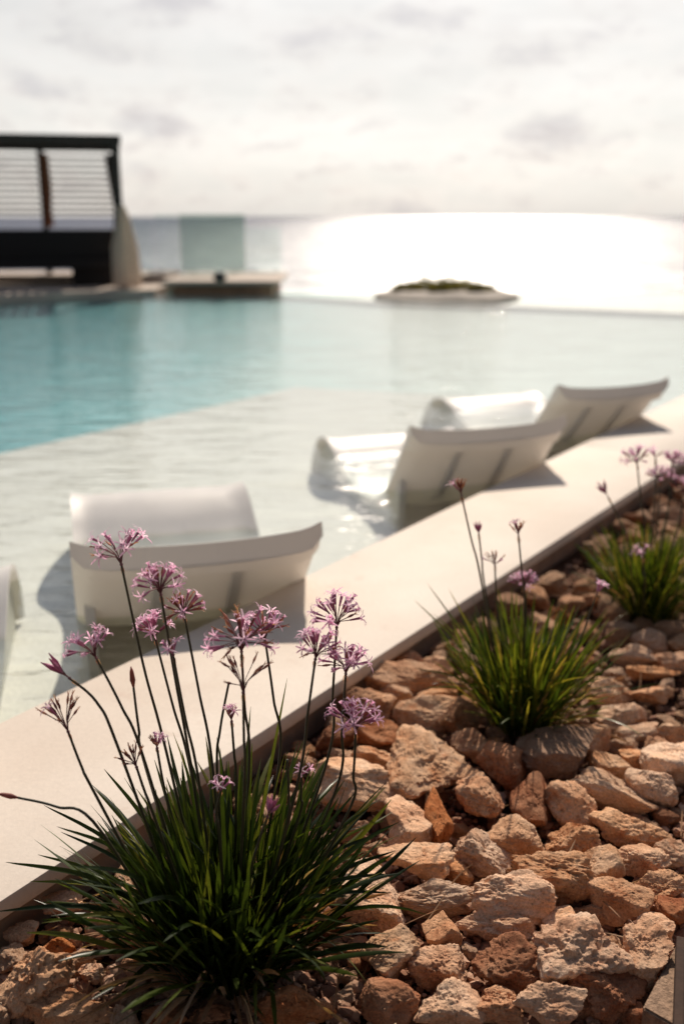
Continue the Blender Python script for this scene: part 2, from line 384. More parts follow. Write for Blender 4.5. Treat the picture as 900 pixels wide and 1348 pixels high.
# coping: a run of long stone slabs with hairline joints, over a retaining wall
cw = (E0 - G0).dot(nc)
mb = MB()
mb.prism([along(E0 - nc * 0.02, -6.5), along(E0 - nc * 0.02, 11.2), along(E0 - nc * (cw - 0.035), 11.2), along(E0 - nc * (cw - 0.035), -6.5)], -0.6, -0.038)
tag(mb.build('retaining_wall', M_FACE), kind='structure')
mb = MB(); t = -6.5; k = 0
rotc = Matrix.Rotation(math.atan2(dc.y, dc.x), 3, 'Z')
while t < 11:
    L = 9.2; c = E0 + dc * (t + L / 2) - nc * (cw / 2)
    mb.box((c.x, c.y, -0.018), (L - 0.002, cw, 0.036), rotc, 0, 0.004); t += L
cp = mb.build('pool_coping', M_COPE, smooth=True, sharp=40); tag(cp, kind='structure')
# garden ground, one sheet behind the coping, dropping to the hillside far away
g1, g2 = along(E0 - nc * (cw - 0.03), -9), along(E0 - nc * (cw - 0.03), 11.2)
nx, ny = 60, 60; V = []; Fc = []
for i in range(nx + 1):
    for j in range(ny + 1):
        s = i / nx; t = (j / ny) ** 1.8
        p = Vector((g1[0], g1[1], 0)).lerp(Vector((g2[0], g2[1], 0)), s) - nc * (t * 45)
        z = -0.118 + 0.006 * math.sin(p.x * 9 + 2) * math.cos(p.y * 8) - 0.6 * max(0, t * 45 - 8) ** 1.1 * 0.12
        V.append((p.x, p.y, z))
for i in range(nx):
    for j in range(ny): Fc.append((i * (ny + 1) + j, i * (ny + 1) + j + 1, (i + 1) * (ny + 1) + j + 1, (i + 1) * (ny + 1) + j))
o = mesh_obj('garden_soil', V, Fc, M_SOIL, smooth=True); tag(o, kind='structure')
# terrain falling to the shore beyond the pool, and the sea
V = []; Fc = []; nx, ny = 70, 40
for i in range(nx + 1):
    for j in range(ny + 1):
        x = -60 + 120 * i / nx; y = 11.6 + 50 * (j / ny) ** 1.3
        yy = max(0.0, y - 15.2)
        z = -1.7 - yy * 0.42 + 0.35 * math.sin(x * 0.7 + y * .3) * math.cos(y * 0.5) * min(1, yy)
        V.append((x, y, z))
for i in range(nx):
    for j in range(ny): Fc.append((i * (ny + 1) + j, (i + 1) * (ny + 1) + j, (i + 1) * (ny + 1) + j + 1, i * (ny + 1) + j + 1))
tag(mesh_obj('hillside', V, Fc, M_HILL, smooth=True), kind='structure')
S = 90000.0
V = [(-S, -2000, -15), (S, -2000, -15), (S, S, -15), (-S, S, -15)]
tag(mesh_obj('sea', V, [(0, 1, 2, 3)], M_SEA), kind='structure')

# terrace at the far left: two levels
tl = [Vector((p.x, p.y, 0)) for p in terr_l]
mb = MB()
mb.prism([(tl[0].x, tl[0].y), (tl[1].x, tl[1].y), (tl[2].x, tl[2].y), (-10, 11.4), (-14, 11.4), (-14, 18.2), (tl[0].x, 18.2)][::-1], -1.6, 0.0)
mb.prism([(tl[0].x - .03, 16.9), (-14, 16.9), (-14, 18.15), (tl[0].x - .03, 18.15)][::-1], 0.0, 0.13)
tag(mb.build('terrace', M_TERR), kind='structure')
# raised slab at the pool's corner
sx0, sx1 = at(212, 380, 15.5).x, at(368, 380, 15.5).x
mb = MB()
mb.box(((sx0 + sx1) / 2, 16.75, 0.09), (sx1 - sx0, 2.5, 0.06), None, 0, 0.01)
o = empty('stone_platform', ((sx0 + sx1) / 2, 16.75, -1.5)); tag(o, 'long low beige stone slab at the pool corner in front of the glass panels', 'platform')
q = mb.build('slab', M_TERR, o); q.location = -o.location
mb = MB(); mb.box(((sx0 + sx1) / 2 , 16.85, -0.75), (sx1 - sx0 - 0.25, 2.1, 1.52)); q = mb.build('plinth', M_FACE, o); q.location = -o.location

# ---------------------------------------------------------------- glass panels
def glass_panel(u0, u1, Y, vb, vt, m, label, lean=0.0, group='glass balustrade panels'):
    a, b = at(u0, vb, Y), at(u1, vb, Y + lean); zt = at(u0, vt, Y).z; zb = 0.118
    o = empty('glass_panel', ((a.x + b.x) / 2, (a.y + b.y) / 2, zb)); tag(o, label, 'glass panel', group)
    d = Vector((b.x - a.x, b.y - a.y, 0)); L = d.length; rot = Matrix.Rotation(math.atan2(d.y, d.x), 3, 'Z')
    mb = MB(); mb.box((0, 0, (zt - zb) / 2 + 0.02), (L, 0.014, zt - zb - 0.02), rot, 0, 0.002); mb.build('pane', m, o)
    for s in (-0.32, 0.32):
        mb = MB(); q = d.normalized() * (L * s); mb.box((q.x, q.y, 0.022), (0.04, 0.03, 0.045), rot, 0, 0.004); mb.build('clamp', M_LAMP, o)
glass_panel(239, 324, 17.75, 361, 283, M_GLASS, 'wide greenish frosted glass panel standing on the stone slab')
glass_panel(326, 371, 17.9, 361, 300, M_CLEAR, 'low nearly invisible clear glass panel at the right end of the slab')
glass_panel(207, 237, 17.72, 361, 283, M_CLEAR, 'narrow clear glass panel left of the green one', 0.25)
glass_panel(176, 205, 17.6, 361, 289, M_CLEAR, 'clear glass panel between the curtain and the narrow panel')
# small round fitting on the slab
o = empty('garden_lamp', at(290, 381, 15.46)); tag(o, 'small squat black lamp on the front edge of the beige slab', 'lamp')
o.location.z = 0.12
mb = MB(); prof = [(0.05, 0), (0.09, 0.02), (0.11, 0.06), (0.09, 0.10), (0.04, 0.12)]
mb.tube([(0, 0, z) for r, z in prof], [r for r, z in prof], 16); mb.build('body', M_LAMP, o, True, 50)
mb = MB(); mb.tube([(0, 0, .12), (0, 0, .135), (0, 0, .15)], [0.07, 0.075, 0.01], 16); mb.build('cap', M_LAMP, o, True, 50)
# ---------------------------------------------------------------- cabana with slatted screen
YC = 15.75
px0 = at(168, 380, YC).x; ztop = at(100, 180, YC).z
W_, DP = 3.3, 1.9
CR = R(12.5); cabc = Vector((px0, YC, 0)) + Matrix.Rotation(CR, 3, 'Z') @ Vector((-W_ / 2, DP / 2, 0))
cab = empty('cabana', cabc, CR); tag(cab, 'dark timber cabana with slatted back screen and tied curtains on the terrace', 'cabana')
def cb(name, fn, m, **k):
    mb = MB(); fn(mb); return mb.build(name, m, cab, **k)
for sx, sy in ((1, -1), (-1, -1), (1, 1), (-1, 1)):
    cb('post', lambda mb: mb.box((sx * (W_ / 2 - 0.055), sy * (DP / 2 - 0.055), ztop / 2 + (0.065 if sy > 0 else 0)), (0.11, 0.11, ztop - (0.13 if sy > 0 else 0)), None, 0, 0.006), M_DKWOOD)
for sy in (-1, 1): cb('roof_beam', lambda mb: mb.box((0, sy * (DP / 2 - 0.05), ztop - 0.04), (W_ + 0.06, 0.09, 0.13), None, 0, 0.006), M_DKWOOD)
for sx in (-1, 1): cb('roof_beam', lambda mb: mb.box((sx * (W_ / 2 - 0.07), 0, ztop - 0.06), (0.09, DP - 0.2, 0.15), None, 0, 0.006), M_DKWOOD)
cb('roof_panel', lambda mb: [mb.box((x, 0, ztop + 0.005), (0.10, DP - 0.2, 0.03)) for x in np.linspace(-W_ / 2 + .15, W_ / 2 - .15, 20)], M_DKWOOD)
def slats(mb):
    z = 1.12
    while z < ztop - 0.14:
        mb.box((0, DP / 2 - 0.035, z), (W_ - 0.23, 0.02, 0.04), Matrix.Rotation(R(18), 3, 'X')); z += 0.098
cb('slatted_screen', slats, M_SLAT)
mx = -W_ / 2 + W_ * 0.62
cb('screen_post', lambda mb: mb.box((mx, DP / 2 + 0.01, (ztop + .13) / 2), (0.10, 0.06, ztop - 0.13), None, 0, 0.004), M_DKWOOD)
def curtain(pts, m, name):
    # pts: (x, y, z, half width, depth) from the top down; folds run round the cloth
    V = []; Fc = []; n = 40; rows = 26
    for i in range(rows + 1):
        s = i / rows * (len(pts) - 1); a = min(int(s), len(pts) - 2); f = s - a; f = f * f * (3 - 2 * f)
        p = [pts[a][q] * (1 - f) + pts[a + 1][q] * f for q in range(5)]
        for k in range(n):
            an = 2 * math.pi * k / n; rr = 1 + 0.22 * math.sin(an * 9 + 0.4 * i * 0.2)
            V.append((p[0] + math.cos(an) * p[3] * rr, p[1] + math.sin(an) * p[4] * rr, p[2]))
    for i in range(rows):
        for k in range(n): Fc.append((i * n + k, (i + 1) * n + k, (i + 1) * n + (k + 1) % n, i * n + (k + 1) % n))
    Fc.append(tuple(range(n)))
    return mesh_obj(name, V, Fc, m, cab, smooth=True)
xr = W_ / 2 - 0.03; yf = -DP / 2 + 0.02
curtain([(xr, yf, 1.22, .05, .06), (xr + .03, yf, 1.02, .09, .08), (xr + .02, yf, 0.6, .17, .10), (xr + .03, yf, 0.02, .19, .12)], M_CRMCLOTH, 'curtain')
curtain([(mx + .07, DP / 2 - .12, ztop - .15, .05, .05), (mx + .08, DP / 2 - .12, 1.5, .06, .06), (mx + .07, DP / 2 - .12, 1.15, .045, .05), (mx + .07, DP / 2 - .12, 0.9, .06, .06)], M_BRNCLOTH, 'curtain')
curtain([(xr - .09, DP / 2 - .14, ztop - .15, .09, .05), (xr - .07, DP / 2 - .14, 1.6, .07, .05), (xr - .05, DP / 2 - .14, 1.2, .04, .04), (xr - .05, DP / 2 - .14, 0.4, .08, .05)], M_DKWOOD, 'curtain')
# daybed inside
zb0, zb1 = at(100, 352, YC + .4).z, at(100, 302, YC + .4).z
bx1 = at(146, 352, YC + .4).x
bed = empty('daybed', (bx1 - 1.42, YC + 0.7, 0.0), CR); tag(bed, 'black rattan daybed with slanting back inside the dark cabana', 'daybed')
def bd(name, fn, m, **k):
    mb = MB(); fn(mb); return mb.build(name, m, bed, **k)
def backp(mb):
    y = -0.5
    V = [(-1.45, y, zb0 + .12), (1.36, y, zb0 + .12), (1.45, y - .05, zb1), (-1.5, y - .05, zb1), (-1.45, y + .12, zb0 + .12), (1.36, y + .12, zb0 + .12), (1.45, y + .06, zb1), (-1.5, y + .06, zb1)]
    mb.add(V, [(0, 1, 2, 3), (5, 4, 7, 6), (3, 2, 6, 7), (1, 5, 6, 2), (4, 0, 3, 7), (1, 0, 4, 5)])
bd('backrest', backp, M_WICKER)
bd('frame', lambda mb: mb.box((-.02, 0, zb0 + .06), (2.76, 1.2, 0.16), None, 0, .02), M_WICKER)
bd('mattress', lambda mb: mb.box((0, .07, zb0 + .225), (2.6, 1.0, 0.15), None, 0, .04), M_CUSH)
px = 1.05
bd('pedestal', lambda mb: mb.box((px, -.05, (zb0 - .02) / 2), (0.66, 0.8, zb0 - .02), None, 0, .02), M_WICKER)
bd('pedestal', lambda mb: mb.box((px - 1.9, -.05, (zb0 - .02) / 2), (0.66, 0.8, zb0 - .02), None, 0, .02), M_WICKER)
# ---------------------------------------------------------------- planted islet beyond the pool edge
ic = Vector(((at(492, 395, 15.4).x + at(684, 395, 15.4).x) / 2, 15.6, 0)); irx = (at(684, 395, 15.4).x - at(492, 395, 15.4).x) / 2
isl = empty('stone_planter', (ic.x, ic.y, -1.8)); tag(isl, 'low oval planter of pale stone just past the infinity edge', 'planter')
V = []; Fc = []; n = 56; prof = [(1.0, -1.8), (1.0, -0.12), (0.985, -0.085), (0.88, -0.06), (0.80, -0.03), (0.72, -0.01), (0.66, -0.03), (0.0, -0.02)]
for r_, z in prof:
    for k in range(n):
        an = 2 * math.pi * k / n; rr = r_ * (1 + 0.02 * math.sin(5 * an + 1)); V.append((math.cos(an) * irx * rr, math.sin(an) * 1.1 * rr, z + 1.8 + 0.006 * math.sin(7 * an)))
for i in range(len(prof) - 1):
    for k in range(n): Fc.append((i * n + k, i * n + (k + 1) % n, (i + 1) * n + (k + 1) % n, (i + 1) * n + k))
mesh_obj('rim', V, Fc, M_RIM, isl, True, 35)
shr_lab = ['leftmost low brown-green shrub on the oval planter', 'second low shrub from the left on the oval planter', 'taller wispy shrub left of centre on the oval planter',
           'dense middle shrub on the oval planter', 'spiky tallest shrub right of centre on the oval planter', 'third shrub from the right on the oval planter', 'second shrub from the right on the oval planter', 'rightmost thin shrub on the oval planter']
for i, (u, vt, w) in enumerate([(528, 376, 24), (543, 373, 26), (560, 368, 30), (578, 370, 30), (592, 366, 30), (610, 371, 30), (627, 374, 26), (641, 378, 22)]):
    Y = 15.35 + 0.25 * (i % 3); p = at(u, 385, Y); zt = at(u, vt - 9, Y).z; rad = w / F * Y * 0.52
    s = empty('shrub', (p.x, Y, -0.03)); tag(s, shr_lab[i], 'shrub', 'shrubs on the oval planter')
    mb = MB()
    for q in range(620):
        th = random.uniform(0, 6.283); rr = rad * random.random() ** 0.5; zz = (zt - 0.03) * random.random() ** 0.8 * (1.15 - 0.75 * (rr / rad)) * (0.75 + 0.45 * abs(math.sin(th * 2.5 + i)))
        c = Vector((math.cos(th) * rr, math.sin(th) * rr, zz)); L = random.uniform(.02, .05)
        d = Vector((random.gauss(0, .6), random.gauss(0, .6), random.uniform(.2, 1.2))).normalized() * L; wv = d.cross(Vector((random.random(), random.random(), .3))).normalized() * L * .28
        mb.add([c - d * .5, c + wv, c + d * .6, c - wv], [(0, 1, 2, 3)])
    mb.build('foliage', M_SHRUB, s)
    mb = MB()
    for q in range(6):
        th = random.uniform(0, 6.283); mb.tube([(0, 0, -.01), (math.cos(th) * rad * .3, math.sin(th) * rad * .3, zt * .4), (math.cos(th) * rad * .6, math.sin(th) * rad * .6, zt * .8)], [.008, .006, .003], 5)
    mb.build('branches', M_DKWOOD, s)

# ---------------------------------------------------------------- in-pool loungers
LW = 0.70
prof_c = [(0.0, 0.232), (0.03, 0.218), (0.07, 0.165), (0.13, 0.095), (0.20, 0.02), (0.27, -0.05), (0.35, -0.11), (0.46, -0.155), (0.60, -0.175), (0.75, -0.172), (0.90, -0.135),
          (1.03, -0.078), (1.14, -0.025), (1.23, 0.005), (1.31, 0.006), (1.39, -0.018), (1.46, -0.07), (1.52, -0.15), (1.55, -0.25)]
def catmull(P, n):
    out = []; k = len(P) - 1
    for i in range(n + 1):
        t = i / n * k; a = min(int(t), k - 1); f = t - a
        p0, p1, p2, p3 = P[max(a - 1, 0)], P[a], P[a + 1], P[min(a + 2, k)]
        out.append(tuple(0.5 * ((2 * p1[q]) + (-p0[q] + p2[q]) * f + (2 * p0[q] - 5 * p1[q] + 4 * p2[q] - p3[q]) * f * f + (-p0[q] + 3 * p1[q] - 3 * p2[q] + p3[q]) * f ** 3) for q in range(len(p1))))
    return out
def make_lounger():
    root = empty('pool_lounger', (0, 0, LEDGE))
    pr = catmull(prof_c, 90); m = 22
    top = []; bot = []
    for i, (s, z) in enumerate(pr):
        a = pr[max(i - 1, 0)]; b = pr[min(i + 1, len(pr) - 1)]
        t = Vector((b[0] - a[0], 0, b[1] - a[1])).normalized(); nrm = Vector((-t.z, 0, t.x))
        if nrm.z < 0: nrm = -nrm
        th = 0.062 if s < 0.075 else (0.062 - 0.034 * min(1, (s - 0.075) / 0.012))
        dish = 0.022 * max(0, 1 - s / 0.5) + 0.02 * max(0, 1 - abs(s - 0.6) / 0.5)
        for j in range(m + 1):
            w = (j / m - 0.5); e = abs(w) * 2
            off = -dish * (1 - e ** 2.2)
            lip = 0.012 * max(0, (e - 0.86) / 0.14)
            ed = 1 - max(0, (e - .93) / .07) ** 2 * .35
            P = Vector((s, w * LW, z)) + nrm * (off + lip)
            thh = th
            top.append(P); bot.append(P - nrm * thh * ed)
    nr = len(pr); V = top + bot; o2 = len(top); Fc = []
    for i in range(nr - 1):
        for j in range(m):
            a = i * (m + 1) + j; b = a + 1; c = b + m + 1; d = a + m + 1
            Fc.append((a, d, c, b)); Fc.append((o2 + a, o2 + b, o2 + c, o2 + d))
        a = i * (m + 1); Fc.append((a, o2 + a, o2 + a + m + 1, a + m + 1)); a += m; Fc.append((a, a + m + 1, o2 + a + m + 1, o2 + a))
    for j in range(m):
        Fc.append((j, j + 1, o2 + j + 1, o2 + j)); a = (nr - 1) * (m + 1) + j; Fc.append((a, o2 + a, o2 + a + 1, a + 1))
    V = [v - Vector((0, 0, LEDGE)) for v in V]
    mesh_obj('shell', V, Fc, M_WHITE, root, True, 38)
    # hollow foot under the shell
    def zat(s):
        for a, b in zip(pr, pr[1:]):
            if a[0] <= s <= b[0]: return a[1] + (b[1] - a[1]) * (s - a[0]) / max(1e-6, b[0] - a[0])
        return pr[-1][1]
    ss = np.linspace(0.20, 1.49, 34)
    for sgn in (-1, 1):
        V = []; Fc = []
        for y in (sgn * (LW / 2 - .055), sgn * (LW / 2 - .025)):
            for s in ss: V.append((s, y, zat(s) - LEDGE - 0.028))
            for s in ss: V.append((s + 0.04 * (1 if s < .6 else 0) , y, min(0.004, zat(s) - LEDGE - 0.03)))
        n = len(ss)
        for i in range(n - 1):
            Fc += [(i, i + 1, n + i + 1, n + i), (2 * n + i, 3 * n + i, 3 * n + i + 1, 2 * n + i + 1), (i, 2 * n + i, 2 * n + i + 1, i + 1), (n + i, n + i + 1, 3 * n + i + 1, 3 * n + i)]
        Fc += [(0, n, 3 * n, 2 * n), (n - 1, 3 * n - 1, 4 * n - 1, 2 * n - 1)]
        mesh_obj('side_panel', V, Fc, M_WHITE, root, True, 35)
    # two moulded ribs down the rear of the backrest
    for y in (-0.115, 0.115):
        V = []; Fc = []; sr = np.linspace(0.078, 0.36, 14)
        for s in sr:
            z = zat(s); z2 = zat(s + .01); t = Vector((.01, 0, z2 - z)).normalized(); nn = Vector((-t.z, 0, t.x)); nn = nn if nn.z > 0 else -nn
            base = Vector((s, 0, z - LEDGE)) - nn * (0.026); outp = base - nn * 0.022
            for (q, dy) in ((base, -.024), (outp, -.014), (outp, .014), (base, .024)): V.append((q.x, y + dy, q.z))
        for i in range(len(sr) - 1):
            for k in range(4): Fc.append((i * 4 + k, i * 4 + (k + 1) % 4, (i + 1) * 4 + (k + 1) % 4, (i + 1) * 4 + k))
        Fc += [(0, 1, 2, 3), tuple((len(sr) - 1) * 4 + k for k in (3, 2, 1, 0))]
        mesh_obj('support_rib', V, Fc, M_WHITE, root, True, 25)
    return root
def copy_tree(o, parent=None):
    c = o.copy(); C.objects.link(c); c.parent = parent
    for ch in [x for x in D.objects if x.parent == o]: copy_tree(ch, c)
    return c
proto = make_lounger()
def top_line(tl_, tr_, z):
    a, b = ground(*tl_, z), ground(*tr_, z); return a, b
specs = [((92, 722), (424, 695), 'white pool lounger nearest to the camera, directly behind the pink flowers'),
         ((540, 568), (752, 552), 'middle white pool lounger with its backrest over the coping'),
         ((735, 510), (888, 503), 'farthest white pool lounger, right of the middle one')]
g = 'white loungers standing in the shallow ledge'
for i, (a, b, lab) in enumerate(specs):
    o = proto if i == 0 else copy_tree(proto)
    pa, pb = top_line(a, b, 0.225); mid = (pa + pb) / 2; d = pb - pa
    an = math.atan2(d.y, d.x) + math.pi / 2
    o.location = (mid.x, mid.y, LEDGE); an += (0, 0, R(7))[i]; o.rotation_euler = (0, (0, R(2.6), R(2.6))[i], an)
    sc = d.length / LW; o.scale = ((1.02, 0.88, 1.03)[i], min(max(sc, 0.97), 1.04), 1)
    tag(o, lab, 'lounger', g)
o = copy_tree(proto); o.location = (-1.075, 1.57, LEDGE); o.rotation_euler = (0, 0, R(103)); o.scale = (1, 1, 1)
tag(o, 'white lounger cut off by the left edge, only its foot end showing', 'lounger', g)

# ---------------------------------------------------------------- rocks
def hash3(ix, iy, iz, seed):
    h = (ix * 374761393 + iy * 668265263 + iz * 2147483647 + seed * 1274126177) & 0xffffffff
    h = ((h ^ (h >> 13)) * 1274126177) & 0xffffffff
    h = ((h ^ (h >> 16)) * 2246822519) & 0xffffffff
    return ((h ^ (h >> 15)) & 0xffffff) / float(0xffffff)
def vnoise(P, seed):
    I = np.floor(P).astype(np.int64); f = P - I; f = f * f * f * (f * (f * 6 - 15) + 10)
    o = np.zeros(len(P))
    for dx in (0, 1):
        for dy in (0, 1):
            for dz in (0, 1):
                w = (f[:, 0] if dx else 1 - f[:, 0]) * (f[:, 1] if dy else 1 - f[:, 1]) * (f[:, 2] if dz else 1 - f[:, 2])
                o += w * hash3(I[:, 0] + dx, I[:, 1] + dy, I[:, 2] + dz, seed)
    return o * 2 - 1
def fbm(P, oct_, seed):
    o = 0; a = 1.0
    for k in range(oct_): o = o + a * vnoise(P * (2.03 ** k) + k * 7.3, seed + k); a *= 0.52
    return o
def worley(P, seed):
    I = np.floor(P).astype(np.int64); best = np.full(len(P), 9.0)
    for dx in (-1, 0, 1):
        for dy in (-1, 0, 1):
            for dz in (-1, 0, 1):
                a, b, c = I[:, 0] + dx, I[:, 1] + dy, I[:, 2] + dz
                q = np.stack([a + hash3(a, b, c, seed), b + hash3(a, b, c, seed + 5), c + hash3(a, b, c, seed + 9)], 1)
                best = np.minimum(best, np.linalg.norm(P - q, axis=1))
    return best
ICO = {}
def ico(n):
    if n not in ICO:
        bm = bmesh.new(); bmesh.ops.create_icosphere(bm, subdivisions=n, radius=1.0)
        ICO[n] = (np.array([v.co[:] for v in bm.verts]), [tuple(v.index for v in f.verts) for f in bm.faces]); bm.free()
    return ICO[n]
def rock_mesh(seed, style='angular', sub=5):
    rg = np.random.default_rng(seed); d, Fc = ico(sub)
    npl = {'angular': 11, 'pitted': 12, 'smooth': 20, 'wedge': 7, 'slab': 9, 'hollow': 12}[style]
    pl = rg.normal(size=(npl, 3)); pl /= np.linalg.norm(pl, axis=1)[:, None]
    hh = rg.uniform(0.55, 0.95, npl)
    if style in ('slab', 'wedge'):
        t = rg.normal(0, 0.16, 2); q = np.array([t[0], t[1], 1.0]); pl[0] = q / np.linalg.norm(q); hh[0] = 0.5
    if style == 'smooth': hh = rg.uniform(0.78, 0.98, npl)
    dw = d + 0.10 * np.stack([fbm(d * 1.6, 2, seed + k * 31) for k in range(3)], 1)
    dp = dw @ pl.T; r = np.where(dp > 0.05, hh[None] / np.maximum(dp, 0.05), 9.0)
    k = 16.0 if style != 'smooth' else 8.0
    if style in ('wedge', 'slab'): k = 30.0
    rr = -np.log(np.exp(-k * np.minimum(r, 3)).sum(1) + np.exp(-k * 1.28)) / k
    P = d * rr[:, None]
    amp = {'angular': .095, 'pitted': .10, 'smooth': .055, 'wedge': .055, 'slab': .07, 'hollow': .115}[style]
    disp = amp * fbm(P * 2.1, 5, seed + 1)
    rd = 1 - np.abs(fbm(P * 3.4, 4, seed + 3)); disp += amp * 0.55 * (rd - 0.6)
    if style in ('pitted', 'hollow', 'angular'):
        w = worley(P * (4.2 if style != 'angular' else 3.2), seed + 7); mask = np.clip(fbm(P * 1.3, 2, seed + 17) * 1.6 + (0.55 if style != 'angular' else 0.1), 0, 1)
        disp -= mask * 0.14 * np.clip(1 - w / 0.52, 0, 1) ** 0.8
        w = worley(P * 9.5, seed + 8); disp -= mask * 0.055 * np.clip(1 - w / 0.5, 0, 1)
    if style == 'hollow':
        c = np.array([rg.uniform(-.3, .3), rg.uniform(-.3, 0), .8]); disp -= 0.36 * np.exp(-(np.linalg.norm(P - c, axis=1) / .42) ** 2)
    disp += 0.028 * fbm(P * 13, 3, seed + 23)
    # bedding lines
    lay = vnoise(np.stack([P[:, 0] * 1.5, P[:, 1] * 1.5, P[:, 2] * 11], 1), seed + 40); disp += 0.02 * lay
    P = P + d * disp[:, None]
    mn, mxx = P.min(0), P.max(0); P = (P - (mn + mxx) / 2) / (mxx - mn)
    return P, Fc
def mesh_from(name, P, Fc, m):
    me = D.meshes.new(name); me.from_pydata(P.tolist(), [], Fc); me.materials.append(m); me.update(); me.shade_smooth(); me.set_sharp_from_angle(angle=R(42)); return me
